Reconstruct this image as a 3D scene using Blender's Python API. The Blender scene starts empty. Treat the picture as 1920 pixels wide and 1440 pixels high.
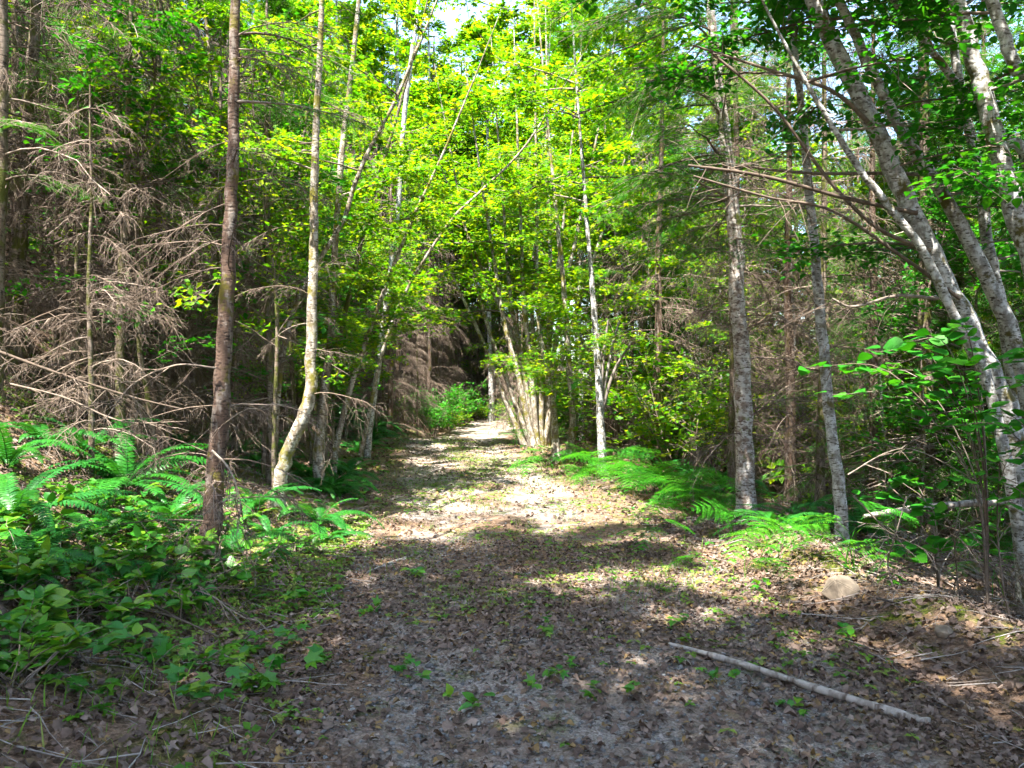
import bpy, math
import numpy as np
from mathutils import Vector, Matrix

# ------------------------------------------------------------------ camera, sky, sun, exposure
SC = bpy.context.scene
COL = SC.collection
F, CX, CY, EYE = 1493.3, 960.0, 720.0, 1.5          # focal length in photo pixels, principal point, eye height
cam_d = bpy.data.cameras.new('camera'); cam = bpy.data.objects.new('camera', cam_d); COL.objects.link(cam)
cam_d.sensor_width = 36.0; cam_d.lens = 36.0 * F / 1920.0; cam_d.clip_start = 0.05; cam_d.clip_end = 3000
cam.location = (0, 0, EYE); cam.rotation_euler = (math.radians(90), 0, 0)
SC.camera = cam

SUN_EL = math.radians(66); SUN_AZ = math.atan2(-0.45, -0.85)
SUN = Vector((math.sin(SUN_AZ) * math.cos(SUN_EL), math.cos(SUN_AZ) * math.cos(SUN_EL), math.sin(SUN_EL)))
W = bpy.data.worlds.new('World'); SC.world = W; W.use_nodes = True
wn = W.node_tree.nodes; wl = W.node_tree.links
for n in list(wn): wn.remove(n)
sky = wn.new('ShaderNodeTexSky'); sky.sky_type = 'NISHITA'; sky.sun_disc = False
sky.sun_elevation = SUN_EL; sky.sun_rotation = SUN_AZ; sky.air_density = 1.0; sky.dust_density = 1.5; sky.ozone_density = 1.0
bg = wn.new('ShaderNodeBackground'); bg.inputs[1].default_value = 0.125
wo = wn.new('ShaderNodeOutputWorld'); wl.new(sky.outputs[0], bg.inputs[0]); wl.new(bg.outputs[0], wo.inputs[0])
sun_d = bpy.data.lights.new('sun', 'SUN'); sun_d.energy = 5.0; sun_d.angle = math.radians(0.53); sun_d.color = (1, 0.95, 0.86)
sun = bpy.data.objects.new('sun', sun_d); COL.objects.link(sun); sun.rotation_euler = SUN.to_track_quat('Z', 'Y').to_euler()
vs = SC.view_settings; vs.view_transform = 'Standard'; vs.look = 'None'; vs.gamma = 1.0; vs.use_curve_mapping = False
vs.exposure = 2.85
SC.render.engine = 'CYCLES'
cy = SC.cycles; cy.max_bounces = 6; cy.diffuse_bounces = 3; cy.glossy_bounces = 1; cy.transmission_bounces = 3
cy.debug_use_spatial_splits = True; cy.use_adaptive_sampling = True; cy.adaptive_threshold = 0.05; cy.sample_clamp_indirect = 6.0

rng = np.random.default_rng(11)
U = rng.uniform

# ------------------------------------------------------------------ mesh helpers
def norm(v): return v / np.maximum(np.linalg.norm(v, axis=-1, keepdims=True), 1e-9)

class Geo:
    """collects vertex / face arrays of one mesh"""
    def __init__(s): s.V = []; s.F = []; s.R = []; s.n = 0
    def add(s, V, Fc, rnd=None):
        V = np.asarray(V, float).reshape(-1, 3); s.V.append(V)
        s.F.append(np.asarray(Fc, int) + s.n)
        s.R.append(np.full(len(V), U()) if rnd is None else np.broadcast_to(np.asarray(rnd, float), (len(V),)))
        s.n += len(V); return s
    def mesh(s, name, mat=None, smooth=False):
        me = bpy.data.meshes.new(name)
        V = np.concatenate(s.V).astype(np.float32)
        idx = np.concatenate([f.reshape(-1) for f in s.F]).astype(np.int32)
        siz = np.concatenate([np.full(len(f), f.shape[1], np.int32) for f in s.F])
        me.vertices.add(len(V)); me.vertices.foreach_set('co', V.ravel())
        me.loops.add(len(idx)); me.loops.foreach_set('vertex_index', idx)
        me.polygons.add(len(siz)); st = np.zeros(len(siz), np.int32); st[1:] = np.cumsum(siz)[:-1]
        me.polygons.foreach_set('loop_start', st)
        me.update(calc_edges=True)
        if smooth: me.polygons.foreach_set('use_smooth', np.ones(len(siz), bool))
        a = me.attributes.new('rnd', 'FLOAT', 'POINT'); a.data.foreach_set('value', np.concatenate(s.R).astype(np.float32))
        if mat: me.materials.append(mat)
        return me

def tubes(P, R, S=3, lump=None):
    """P (N,K,3), R (N,K) -> verts, quads of N tubes"""
    P = np.asarray(P, float); R = np.asarray(R, float); N, K, _ = P.shape
    T = np.empty_like(P); T[:, 1:-1] = P[:, 2:] - P[:, :-2]; T[:, 0] = P[:, 1] - P[:, 0]; T[:, -1] = P[:, -1] - P[:, -2]; T = norm(T)
    d = P[:, -1] - P[:, 0]; ref = np.stack([-d[:, 1], d[:, 0], np.zeros(N)], -1)
    bad = np.linalg.norm(ref, axis=1) < 0.25 * np.linalg.norm(d, axis=1) + 1e-9; ref[bad] = (0.0, 1.0, 0.0); ref = norm(ref)[:, None, :]
    B = norm(np.cross(T, ref)); C = np.cross(B, T)
    a = np.arange(S) * 2 * np.pi / S
    rr = R[:, :, None, None] if lump is None else (R[:, :, None] * lump)[..., None]
    V = P[:, :, None, :] + rr * (np.cos(a)[None, None, :, None] * B[:, :, None, :] + np.sin(a)[None, None, :, None] * C[:, :, None, :])
    i = np.arange(N * K * S).reshape(N, K, S)
    q = np.stack([i[:, :-1, :], np.roll(i, -1, 2)[:, :-1, :], np.roll(i, -1, 2)[:, 1:, :], i[:, 1:, :]], -1).reshape(-1, 4)
    return V.reshape(-1, 3), q

def basis(d, up):
    """matrices with columns x = d, z close to up"""
    x = norm(np.asarray(d, float)); up = np.asarray(up, float)
    y = np.cross(up, x); bad = np.linalg.norm(y, axis=-1) < 1e-3
    if bad.any(): y[bad] = (0.3, 0.7, 0.2)
    y = norm(y); z = np.cross(x, y)
    return np.stack([x, y, z], -1)

def stamp(tv, tf, pos, M, sc):
    """N copies of a template (tv, tf)"""
    tv = np.asarray(tv, float); tf = np.asarray(tf, int); pos = np.asarray(pos, float); N = len(pos)
    sc = np.asarray(sc, float)
    if sc.ndim < 2: sc = np.broadcast_to(sc.reshape(-1, 1), (N, 1))
    v = tv[None] * sc[:, None, :] if sc.shape[1] in (1, 3) else tv[None]
    V = np.einsum('nij,nvj->nvi', M, v) + pos[:, None, :]
    Fc = tf[None] + (np.arange(N) * len(tv))[:, None, None]
    return V.reshape(-1, 3), Fc.reshape(-1, tf.shape[1]), len(tv)

def spline(pts, n):
    pts = np.asarray(pts, float); m = len(pts)
    p = np.vstack([2 * pts[0] - pts[1], pts, 2 * pts[-1] - pts[-2]])
    t = np.linspace(0, m - 1 - 1e-9, n); i = t.astype(int); f = (t - i)[:, None]
    a, b, c, d = p[i], p[i + 1], p[i + 2], p[i + 3]
    return 0.5 * (2 * b + (c - a) * f + (2 * a - 5 * b + 4 * c - d) * f ** 2 + (3 * b - a - 3 * c + d) * f ** 3)

def link(name, mesh, parent=None, loc=(0, 0, 0), rot=(0, 0, 0), sc=1.0):
    o = bpy.data.objects.new(name, mesh); COL.objects.link(o)
    o.location = loc; o.rotation_euler = rot; o.scale = (sc, sc, sc) if np.isscalar(sc) else sc
    if parent: o.parent = parent
    return o

def tag(o, label=None, cat=None, group=None, kind=None):
    if label: o['label'] = label
    if cat: o['category'] = cat
    if group: o['group'] = group
    if kind: o['kind'] = kind
    return o

def thing(name, label, cat, loc=(0, 0, 0), rz=0.0, sc=1.0, group=None):
    return tag(link(name, None, None, loc, (0, 0, rz), sc), label, cat, group)

# ------------------------------------------------------------------ terrain
_perm = np.random.default_rng(3).random((256, 256))
def vnoise(x, y, s=1.0):
    x = np.asarray(x, float) / s + 113.7; y = np.asarray(y, float) / s + 71.3
    i = np.floor(x).astype(int); j = np.floor(y).astype(int); fx = x - i; fy = y - j
    fx = fx * fx * (3 - 2 * fx); fy = fy * fy * (3 - 2 * fy)
    g = lambda a, b: _perm[a % 256, b % 256]
    return (g(i, j) * (1 - fx) + g(i + 1, j) * fx) * (1 - fy) + (g(i, j + 1) * (1 - fx) + g(i + 1, j + 1) * fx) * fy - 0.5
def sstep(a, b, x): t = np.clip((x - a) / (b - a), 0, 1); return t * t * (3 - 2 * t)

def xc(y):                                            # centre line of the track
    y = np.asarray(y, float)
    return 0.95 - 0.12 * y + 0.018 * np.clip(y - 20, 0, 10) ** 2 + 0.36 * np.clip(y - 30, 0, 40) + 0.06 * np.clip(3 - y, 0, 40)
def H(x, y):                                          # height of the ground
    x = np.asarray(x, float); y = np.asarray(y, float); u = x - xc(y)
    t = np.clip(-u - 1.55, 0, None)
    left = np.where(t < 4, 0.125 * t ** 2, 2.0 + 0.62 * (t - 4)); left = np.minimum(left, 14 + 0.1 * t)
    left = left * (1 + 0.5 * sstep(13, 22, y) * sstep(5, 0.2, t) * 1.6)
    s = np.clip(u - 1.6, 0, None)
    right = 0.16 * np.exp(-((s - 0.7) / 0.55) ** 2) * sstep(12, 6, y) - 0.75 * sstep(0.9, 5.5, s) - 0.02 * np.clip(s - 5, 0, 40)
    z = left + right
    z = z - 0.42 * sstep(21.5, 27, y) + 0.06 * np.clip(y - 26, 0, 40)       # small crest, then the track climbs gently
    off = sstep(1.2, 2.6, np.abs(u))
    z = z + vnoise(x, y, 1.7) * (0.07 + 0.28 * off) + vnoise(x, y, 0.6) * (0.02 + 0.09 * off) + vnoise(x + 9, y, 0.22) * (0.012 + 0.03 * off)
    z = z - 0.035 * np.exp(-((np.abs(u) - 0.75) / 0.22) ** 2)             # wheel ruts
    return z
def gp(px, py):
    """where the sight line of a photo pixel meets the ground"""
    ys = np.linspace(1.6, 90, 9000); x = (px - CX) / F * ys; z = EYE - (py - CY) / F * ys
    k = np.argmax(z < H(x, ys)); return np.array([x[k], ys[k], float(H(x[k], ys[k]))])
def at(px, py, y): return np.array([(px - CX) / F * y, y, EYE - (py - CY) / F * y])
def onground(x, y): return (float(x), float(y), float(H(x, y)))

# ------------------------------------------------------------------ materials
def newmat(name):
    m = bpy.data.materials.new(name); m.use_nodes = True; nt = m.node_tree
    for n in list(nt.nodes): nt.nodes.remove(n)
    return m, nt, nt.nodes, nt.links
def ramp(N, stops):
    r = N.new('ShaderNodeValToRGB'); e = r.color_ramp.elements
    while len(e) < len(stops): e.new(0.5)
    for k, (p, c) in enumerate(stops): e[k].position = p; e[k].color = (*c, 1)
    return r
def rndval(N, L):
    a = N.new('ShaderNodeAttribute'); a.attribute_name = 'rnd'; o = N.new('ShaderNodeObjectInfo')
    s = N.new('ShaderNodeMath'); s.operation = 'ADD'; L.new(a.outputs['Fac'], s.inputs[0]); L.new(o.outputs['Random'], s.inputs[1])
    f = N.new('ShaderNodeMath'); f.operation = 'FRACT'; L.new(s.outputs[0], f.inputs[0]); return f.outputs[0]

def leafmat(name, cols, tcol=(1.5, 1.35, 0.45), trans=0.42, rough=0.5, spec=0.18):
    m, nt, N, L = newmat(name); v = rndval(N, L)
    r = ramp(N, [(k / (len(cols) - 1), c) for k, c in enumerate(cols)]); L.new(v, r.inputs[0])
    tc = N.new('ShaderNodeTexCoord'); nz = N.new('ShaderNodeTexNoise'); nz.inputs['Scale'].default_value = 38; nz.inputs['Detail'].default_value = 3
    L.new(tc.outputs['Object'], nz.inputs['Vector'])
    mr = N.new('ShaderNodeMapRange'); mr.inputs[1].default_value = 0.3; mr.inputs[2].default_value = 0.7; mr.inputs[3].default_value = 0.72; mr.inputs[4].default_value = 1.25
    L.new(nz.outputs['Fac'], mr.inputs[0])
    mx = N.new('ShaderNodeMix'); mx.data_type = 'RGBA'; mx.blend_type = 'MULTIPLY'; mx.inputs['Factor'].default_value = 1
    L.new(r.outputs[0], mx.inputs['A']); L.new(mr.outputs[0], mx.inputs['B'])
    p = N.new('ShaderNodeBsdfPrincipled'); L.new(mx.outputs['Result'], p.inputs['Base Color'])
    p.inputs['Roughness'].default_value = rough; p.inputs['Specular IOR Level'].default_value = spec
    m2 = N.new('ShaderNodeMix'); m2.data_type = 'RGBA'; m2.blend_type = 'MULTIPLY'; m2.inputs['Factor'].default_value = 1
    L.new(mx.outputs['Result'], m2.inputs['A']); m2.inputs['B'].default_value = (*tcol, 1)
    t = N.new('ShaderNodeBsdfTranslucent'); L.new(m2.outputs['Result'], t.inputs['Color'])
    ms = N.new('ShaderNodeMixShader'); ms.inputs[0].default_value = trans; L.new(p.outputs[0], ms.inputs[1]); L.new(t.outputs[0], ms.inputs[2])
    o = N.new('ShaderNodeOutputMaterial'); L.new(ms.outputs[0], o.inputs[0]); return m

def barkmat(name, base, patch, dark, moss=0.3, mscale=1.0, zs=0.35, bump=0.6, mosscol=(0.10, 0.12, 0.02), patch_at=0.5, lines=True):
    """base bark colour, lichen patches, dark fissures, moss clumps"""
    m, nt, N, L = newmat(name)
    tc = N.new('ShaderNodeTexCoord'); mp = N.new('ShaderNodeMapping'); mp.inputs['Scale'].default_value = (1, 1, zs); L.new(tc.outputs['Object'], mp.inputs[0])
    n1 = N.new('ShaderNodeTexNoise'); n1.inputs['Scale'].default_value = 16 * mscale; n1.inputs['Detail'].default_value = 5; n1.inputs['Roughness'].default_value = 0.65; L.new(mp.outputs[0], n1.inputs[0])
    r1 = ramp(N, [(patch_at - 0.07, base), (patch_at + 0.06, patch)]); L.new(n1.outputs['Fac'], r1.inputs[0])
    n2 = N.new('ShaderNodeTexNoise'); n2.inputs['Scale'].default_value = 24 * mscale; n2.inputs['Detail'].default_value = 4
    mp2 = N.new('ShaderNodeMapping'); mp2.inputs['Scale'].default_value = (1, 1, 2.6 if lines else 0.18); L.new(tc.outputs['Object'], mp2.inputs[0]); L.new(mp2.outputs[0], n2.inputs[0])
    r2 = ramp(N, [(0.36, (1, 1, 1)), (0.47, (0, 0, 0))]); L.new(n2.outputs['Fac'], r2.inputs[0])
    x1 = N.new('ShaderNodeMix'); x1.data_type = 'RGBA'; L.new(r2.outputs[0], x1.inputs['Factor']); L.new(r1.outputs[0], x1.inputs['A']); x1.inputs['B'].default_value = (*dark, 1)
    n3 = N.new('ShaderNodeTexNoise'); n3.inputs['Scale'].default_value = 4.5; n3.inputs['Detail'].default_value = 6; n3.inputs['Roughness'].default_value = 0.7; L.new(tc.outputs['Object'], n3.inputs[0])
    r3 = ramp(N, [(0.64 - 0.3 * moss, (0, 0, 0)), (0.72 - 0.3 * moss, (1, 1, 1))]); L.new(n3.outputs['Fac'], r3.inputs[0])
    x2 = N.new('ShaderNodeMix'); x2.data_type = 'RGBA'; L.new(r3.outputs[0], x2.inputs['Factor']); L.new(x1.outputs['Result'], x2.inputs['A']); x2.inputs['B'].default_value = (*mosscol, 1)
    p = N.new('ShaderNodeBsdfPrincipled'); L.new(x2.outputs['Result'], p.inputs['Base Color']); p.inputs['Roughness'].default_value = 0.85; p.inputs['Specular IOR Level'].default_value = 0.2
    b = N.new('ShaderNodeBump'); b.inputs['Strength'].default_value = bump; b.inputs['Distance'].default_value = 0.012
    ad = N.new('ShaderNodeMath'); ad.operation = 'ADD'; L.new(n2.outputs['Fac'], ad.inputs[0]); L.new(n1.outputs['Fac'], ad.inputs[1]); L.new(ad.outputs[0], b.inputs['Height']); L.new(b.outputs[0], p.inputs['Normal'])
    o = N.new('ShaderNodeOutputMaterial'); L.new(p.outputs[0], o.inputs[0]); return m

def simplemat(name, cols, rough=0.85, nscale=30, amt=0.5, bump=0.0, spec=0.25):
    m, nt, N, L = newmat(name); v = rndval(N, L)
    r = ramp(N, [(k / (len(cols) - 1), c) for k, c in enumerate(cols)]); L.new(v, r.inputs[0])
    tc = N.new('ShaderNodeTexCoord'); nz = N.new('ShaderNodeTexNoise'); nz.inputs['Scale'].default_value = nscale; nz.inputs['Detail'].default_value = 4; L.new(tc.outputs['Object'], nz.inputs[0])
    mr = N.new('ShaderNodeMapRange'); mr.inputs[1].default_value = 0.3; mr.inputs[2].default_value = 0.7; mr.inputs[3].default_value = 1 - amt; mr.inputs[4].default_value = 1 + amt; L.new(nz.outputs['Fac'], mr.inputs[0])
    mx = N.new('ShaderNodeMix'); mx.data_type = 'RGBA'; mx.blend_type = 'MULTIPLY'; mx.inputs['Factor'].default_value = 1; L.new(r.outputs[0], mx.inputs['A']); L.new(mr.outputs[0], mx.inputs['B'])
    p = N.new('ShaderNodeBsdfPrincipled'); L.new(mx.outputs['Result'], p.inputs['Base Color']); p.inputs['Roughness'].default_value = rough; p.inputs['Specular IOR Level'].default_value = spec
    if bump:
        b = N.new('ShaderNodeBump'); b.inputs['Strength'].default_value = bump; b.inputs['Distance'].default_value = 0.01; L.new(nz.outputs['Fac'], b.inputs['Height']); L.new(b.outputs[0], p.inputs['Normal'])
    o = N.new('ShaderNodeOutputMaterial'); L.new(p.outputs[0], o.inputs[0]); return m

def soilmat(name, road):
    m, nt, N, L = newmat(name); geo = N.new('ShaderNodeNewGeometry')
    def noise(s, d=6, ro=0.6):
        n = N.new('ShaderNodeTexNoise'); n.inputs['Scale'].default_value = s; n.inputs['Detail'].default_value = d; n.inputs['Roughness'].default_value = ro; L.new(geo.outputs['Position'], n.inputs[0]); return n.outputs['Fac']
    def mix(f, a, b):
        x = N.new('ShaderNodeMix'); x.data_type = 'RGBA'; L.new(f, x.inputs['Factor'])
        for s, c in (('A', a), ('B', b)):
            if isinstance(c, tuple): x.inputs[s].default_value = (*c, 1)
            else: L.new(c, x.inputs[s])
        return x.outputs['Result']
    fine = noise(42, 5, 0.75)
    litter = ramp(N, [(0.3, (0.045, 0.028, 0.018)), (0.5, (0.15, 0.095, 0.062)), (0.7, (0.30, 0.21, 0.15))]); L.new(fine, litter.inputs[0])
    grav = ramp(N, [(0.3, (0.08, 0.066, 0.055)), (0.5, (0.24, 0.205, 0.178)), (0.72, (0.44, 0.395, 0.36))]); L.new(noise(75, 4, 0.7), grav.inputs[0])
    mossr = ramp(N, [(0.3, (0.03, 0.045, 0.006)), (0.7, (0.13, 0.16, 0.015))]); L.new(noise(60, 4, 0.7), mossr.inputs[0])
    vo = N.new('ShaderNodeTexVoronoi'); vo.inputs['Scale'].default_value = 34; L.new(geo.outputs['Position'], vo.inputs[0])
    a = N.new('ShaderNodeAttribute'); a.attribute_name = 'rnd'                    # how far a spot is worn to gravel
    big = noise(1.7, 4); s = N.new('ShaderNodeMath'); s.operation = 'MULTIPLY_ADD'; L.new(big, s.inputs[0]); s.inputs[1].default_value = 1.6; L.new(a.outputs['Fac'], s.inputs[2])
    rg = ramp(N, [(1.05 / 2, (0, 0, 0)), (1.45 / 2, (1, 1, 1))])
    h2 = N.new('ShaderNodeMath'); h2.operation = 'MULTIPLY'; h2.inputs[1].default_value = 0.5; L.new(s.outputs[0], h2.inputs[0]); L.new(h2.outputs[0], rg.inputs[0])
    c = mix(rg.outputs[0], litter.outputs[0], grav.outputs[0])
    rm = ramp(N, [(0.52, (0, 0, 0)), (0.62, (1, 1, 1))] if not road else [(0.56, (0, 0, 0)), (0.68, (0.8, 0.8, 0.8))]); L.new(noise(2.3, 5, 0.65), rm.inputs[0])
    c = mix(rm.outputs[0], c, mossr.outputs[0])
    p = N.new('ShaderNodeBsdfPrincipled'); L.new(c, p.inputs['Base Color']); p.inputs['Roughness'].default_value = 0.92; p.inputs['Specular IOR Level'].default_value = 0.15
    b = N.new('ShaderNodeBump'); b.inputs['Strength'].default_value = 0.9; b.inputs['Distance'].default_value = 0.02
    ad = N.new('ShaderNodeMath'); ad.operation = 'ADD'; L.new(fine, ad.inputs[0]); L.new(vo.outputs['Distance'], ad.inputs[1]); L.new(ad.outputs[0], b.inputs['Height']); L.new(b.outputs[0], p.inputs['Normal'])
    o = N.new('ShaderNodeOutputMaterial'); L.new(p.outputs[0], o.inputs[0]); return m

M_SOIL = soilmat('forest_soil', False); M_ROAD = soilmat('track_gravel', True)
M_MAPLE = leafmat('maple_leaf', [(0.035, 0.16, 0.006), (0.08, 0.24, 0.006), (0.14, 0.29, 0.007), (0.25, 0.33, 0.008), (0.025, 0.14, 0.010), (0.10, 0.25, 0.006)], tcol=(1.6, 1.4, 0.35), trans=0.48)
M_ALDER = leafmat('alder_leaf', [(0.014, 0.12, 0.008), (0.025, 0.17, 0.010), (0.05, 0.20, 0.008)], trans=0.4)
M_SHRUB = leafmat('shrub_leaf', [(0.018, 0.12, 0.010), (0.035, 0.17, 0.010), (0.08, 0.22, 0.008), (0.02, 0.13, 0.018), (0.13, 0.24, 0.012), (0.05, 0.18, 0.02)], trans=0.30, rough=0.38, spec=0.3)
M_CONIF = leafmat('conifer_needle', [(0.016, 0.095, 0.006), (0.028, 0.13, 0.007), (0.06, 0.17, 0.006), (0.018, 0.10, 0.014)], trans=0.35, rough=0.6, spec=0.1)
M_CONIF2 = leafmat('young_conifer_needle', [(0.07, 0.15, 0.012), (0.12, 0.20, 0.012), (0.20, 0.21, 0.015)], trans=0.35, rough=0.5)
M_FERN = leafmat('fern_frond', [(0.012, 0.09, 0.012), (0.025, 0.14, 0.012), (0.015, 0.11, 0.02)], trans=0.3, rough=0.4)
M_BRACK = leafmat('bracken_frond', [(0.018, 0.15, 0.012), (0.035, 0.20, 0.010), (0.07, 0.23, 0.008)], trans=0.42, rough=0.5)
M_GRASS = leafmat('grass_blade', [(0.05, 0.15, 0.012), (0.10, 0.20, 0.02), (0.20, 0.22, 0.06)], trans=0.35, rough=0.5)
M_MOSS = leafmat('moss', [(0.06, 0.09, 0.006), (0.13, 0.15, 0.010), (0.20, 0.19, 0.012)], trans=0.2, rough=0.8, spec=0.1)
M_TWIG = simplemat('dead_twig', [(0.05, 0.034, 0.024), (0.09, 0.064, 0.046), (0.14, 0.102, 0.076), (0.24, 0.19, 0.155)], amt=0.35)
M_GREYTWIG = simplemat('grey_twig', [(0.11, 0.09, 0.075), (0.19, 0.165, 0.145), (0.29, 0.265, 0.24)], amt=0.35)
M_BRANCH = simplemat('live_branch', [(0.07, 0.05, 0.036), (0.13, 0.098, 0.075), (0.20, 0.17, 0.14)], amt=0.35)
M_LITTER = leafmat('fallen_leaf', [(0.050, 0.034, 0.026), (0.101, 0.071, 0.055), (0.176, 0.129, 0.104), (0.076, 0.052, 0.040), (0.252, 0.194, 0.158), (0.126, 0.086, 0.066), (0.092, 0.062, 0.048), (0.185, 0.142, 0.119), (0.071, 0.049, 0.038), (0.218, 0.142, 0.053), (0.109, 0.076, 0.058), (0.059, 0.040, 0.032), (0.143, 0.103, 0.081), (0.084, 0.057, 0.044)], tcol=(1.2, 1.0, 0.8), trans=0.1, rough=0.8, spec=0.12)
M_STONE = simplemat('pebble_stone', [(0.075, 0.072, 0.07), (0.13, 0.125, 0.12), (0.20, 0.19, 0.18), (0.10, 0.10, 0.105), (0.16, 0.155, 0.15), (0.27, 0.26, 0.245)], nscale=60, amt=0.3, rough=0.8, bump=0.3)
M_ROCK = simplemat('sandstone_rock', [(0.14, 0.112, 0.082), (0.175, 0.14, 0.105)], nscale=14, amt=0.45, rough=0.9, bump=0.8)
M_FIR = barkmat('fir_bark', (0.092, 0.058, 0.042), (0.21, 0.175, 0.15), (0.03, 0.019, 0.014), moss=0.34, patch_at=0.57, mosscol=(0.10, 0.085, 0.015))
M_FIR2 = barkmat('pale_fir_bark', (0.17, 0.13, 0.105), (0.38, 0.355, 0.325), (0.07, 0.048, 0.036), moss=0.22, patch_at=0.5, mscale=0.8, zs=1.2)
M_FIRDARK = barkmat('mossy_dark_bark', (0.09, 0.065, 0.045), (0.19, 0.15, 0.12), (0.03, 0.022, 0.016), moss=0.55, mosscol=(0.07, 0.075, 0.015))
M_ALD = barkmat('alder_bark', (0.17, 0.16, 0.145), (0.38, 0.38, 0.37), (0.06, 0.052, 0.042), moss=0.30, zs=0.8, mosscol=(0.075, 0.065, 0.02), patch_at=0.5, bump=0.4)
M_MAPB = barkmat('maple_bark', (0.16, 0.13, 0.095), (0.38, 0.35, 0.30), (0.06, 0.045, 0.03), moss=0.42, zs=0.5, mosscol=(0.13, 0.115, 0.02), patch_at=0.52, bump=0.5)
M_LOG = barkmat('dead_wood', (0.19, 0.165, 0.14), (0.31, 0.285, 0.255), (0.09, 0.07, 0.055), moss=0.05, zs=0.3, lines=False, bump=0.4)

# ------------------------------------------------------------------ the setting: forest floor and dirt track
def grid(xs, ys, zf, rf):
    X, Y = np.meshgrid(xs, ys); V = np.stack([X, Y, zf(X, Y)], -1).reshape(-1, 3)
    i = np.arange(X.size).reshape(X.shape); q = np.stack([i[:-1, :-1], i[:-1, 1:], i[1:, 1:], i[1:, :-1]], -1).reshape(-1, 4)
    return V, q, rf(X, Y).ravel()
def axis(lo, hi, d, far, g=1.16):
    a = list(np.arange(lo, hi, d)); s = d
    while a[-1] < far[1]: s *= g; a.append(a[-1] + s)
    s = d
    while a[0] > far[0]: s *= g; a.insert(0, a[0] - s)
    return np.array(a)
edge = lambda y: 1.62 + 0.16 * vnoise(y * 0 + 3.3, y, 0.9) + 0.12 * vnoise(y * 0 + 7.3, y, 0.25)
def wear(x, y):
    u = np.abs(x - xc(y)); return 0.0 + 0.55 * sstep(1.7, 0.9, u) - 0.12 * sstep(0.35, 0.1, u) - 0.25 * sstep(4.5, 7.5, y) * sstep(9.5, 8, y)
V, q, r = grid(axis(-7, 7, 0.09, (-400, 400)), axis(1.2, 14, 0.09, (-60, 500)), lambda x, y: H(x, y) - 0.05 * sstep(1.6, 1.3, np.abs(x - xc(y))), wear)
floor = link('forest_floor', Geo().add(V, q, r).mesh('forest_floor', M_SOIL, True)); tag(floor, 'forest floor of leaf litter, soil and moss on both sides of the track', 'ground', kind='structure')
us = np.linspace(-1, 1, 44); yy = np.concatenate([np.arange(-5, 14, 0.09), np.arange(14, 35, 0.2)])
Uu, Yy = np.meshgrid(us, yy); Xx = xc(Yy) + Uu * edge(Yy)
i = np.arange(Xx.size).reshape(Xx.shape); q = np.stack([i[:-1, :-1], i[:-1, 1:], i[1:, 1:], i[1:, :-1]], -1).reshape(-1, 4)
Vr = np.stack([Xx, Yy, H(Xx, Yy) + 0.006 - 0.012 * (np.abs(Uu) > 0.99)], -1).reshape(-1, 3)
road = link('dirt_track', Geo().add(Vr, q, wear(Xx, Yy).ravel()).mesh('dirt_track', M_ROAD, True)); tag(road, 'leaf-strewn gravel track running away between the trees', 'track', kind='structure')

# ------------------------------------------------------------------ leaf templates (x along the leaf, unit length)
def tpl_diamond():
    return np.array([(0, 0, 0), (0.45, 0.32, 0.07), (1, 0, -0.12), (0.45, -0.32, 0.07)]), np.array([(0, 2, 1), (0, 3, 2)])
def tpl_ovate(w=0.34, fold=0.10, droop=0.18):
    xs = np.array([0, 0.12, 0.35, 0.62, 0.85, 1.0]); ws = np.array([0.02, 0.6, 1.0, 0.85, 0.42, 0.0]) * w
    V = []
    for x, a in zip(xs, ws): V += [(x, a, fold * a / w - droop * x * x), (x, 0, -droop * x * x), (x, -a, fold * a / w - droop * x * x)]
    Fc = []
    for k in range(5):
        b = 3 * k; Fc += [(b, b + 1, b + 4), (b, b + 4, b + 3), (b + 1, b + 2, b + 5), (b + 1, b + 5, b + 4)]
    return np.array(V), np.array(Fc)
def tpl_maple(lobes=5, curl=0.12):
    """palmate leaf outline with pointed lobes"""
    V = [(0.28, 0, 0.03), (0, 0, 0)]; ang = np.linspace(-115, 115, lobes); ln = 0.72 - 0.30 * (np.abs(ang) / 115) ** 1.3
    for k, (a, l) in enumerate(zip(ang, ln)):
        ar = math.radians(a); V.append((0.28 + l * math.cos(ar), l * math.sin(ar), -curl * l))
        if k < lobes - 1:
            b = math.radians((a + ang[k + 1]) / 2); V.append((0.28 + 0.30 * math.cos(b), 0.30 * math.sin(b), 0.05))
    n = len(V); ring = list(range(1, n)); return np.array(V), np.array([(0, ring[k], ring[(k + 1) % len(ring)]) for k in range(len(ring))])
DIA, OVA, MAP = tpl_diamond(), tpl_ovate(), tpl_maple()
def tpl_spray(n=8, w=0.30):
    """flat conifer twig with paired needles"""
    V = [(0, 0.02, 0), (0, -0.02, 0), (1, 0, -0.1)]; Fc = [(0, 1, 2)]
    for k in range(n):
        x = 0.06 + 0.86 * k / (n - 1); l = w * (0.65 + 0.5 * math.sin(math.pi * min(1, x + 0.15)))
        for s in (-1, 1):
            b = len(V); V += [(x - 0.035, 0, -0.1 * x * x), (x + 0.035, 0, -0.1 * x * x), (x + l * 0.62, s * l, -0.1 * x * x - 0.03)]; Fc.append((b, b + 1, b + 2) if s > 0 else (b + 1, b, b + 2))
    return np.array(V), np.array(Fc)
SPRAY = tpl_spray(); SPRAY_LO = tpl_spray(5, 0.36)

def rand_up(n, tilt):
    a = U(0, 2 * np.pi, n); s = np.abs(rng.normal(0, tilt, n)); return np.stack([np.sin(s) * np.cos(a), np.sin(s) * np.sin(a), np.cos(s)], -1)

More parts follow.
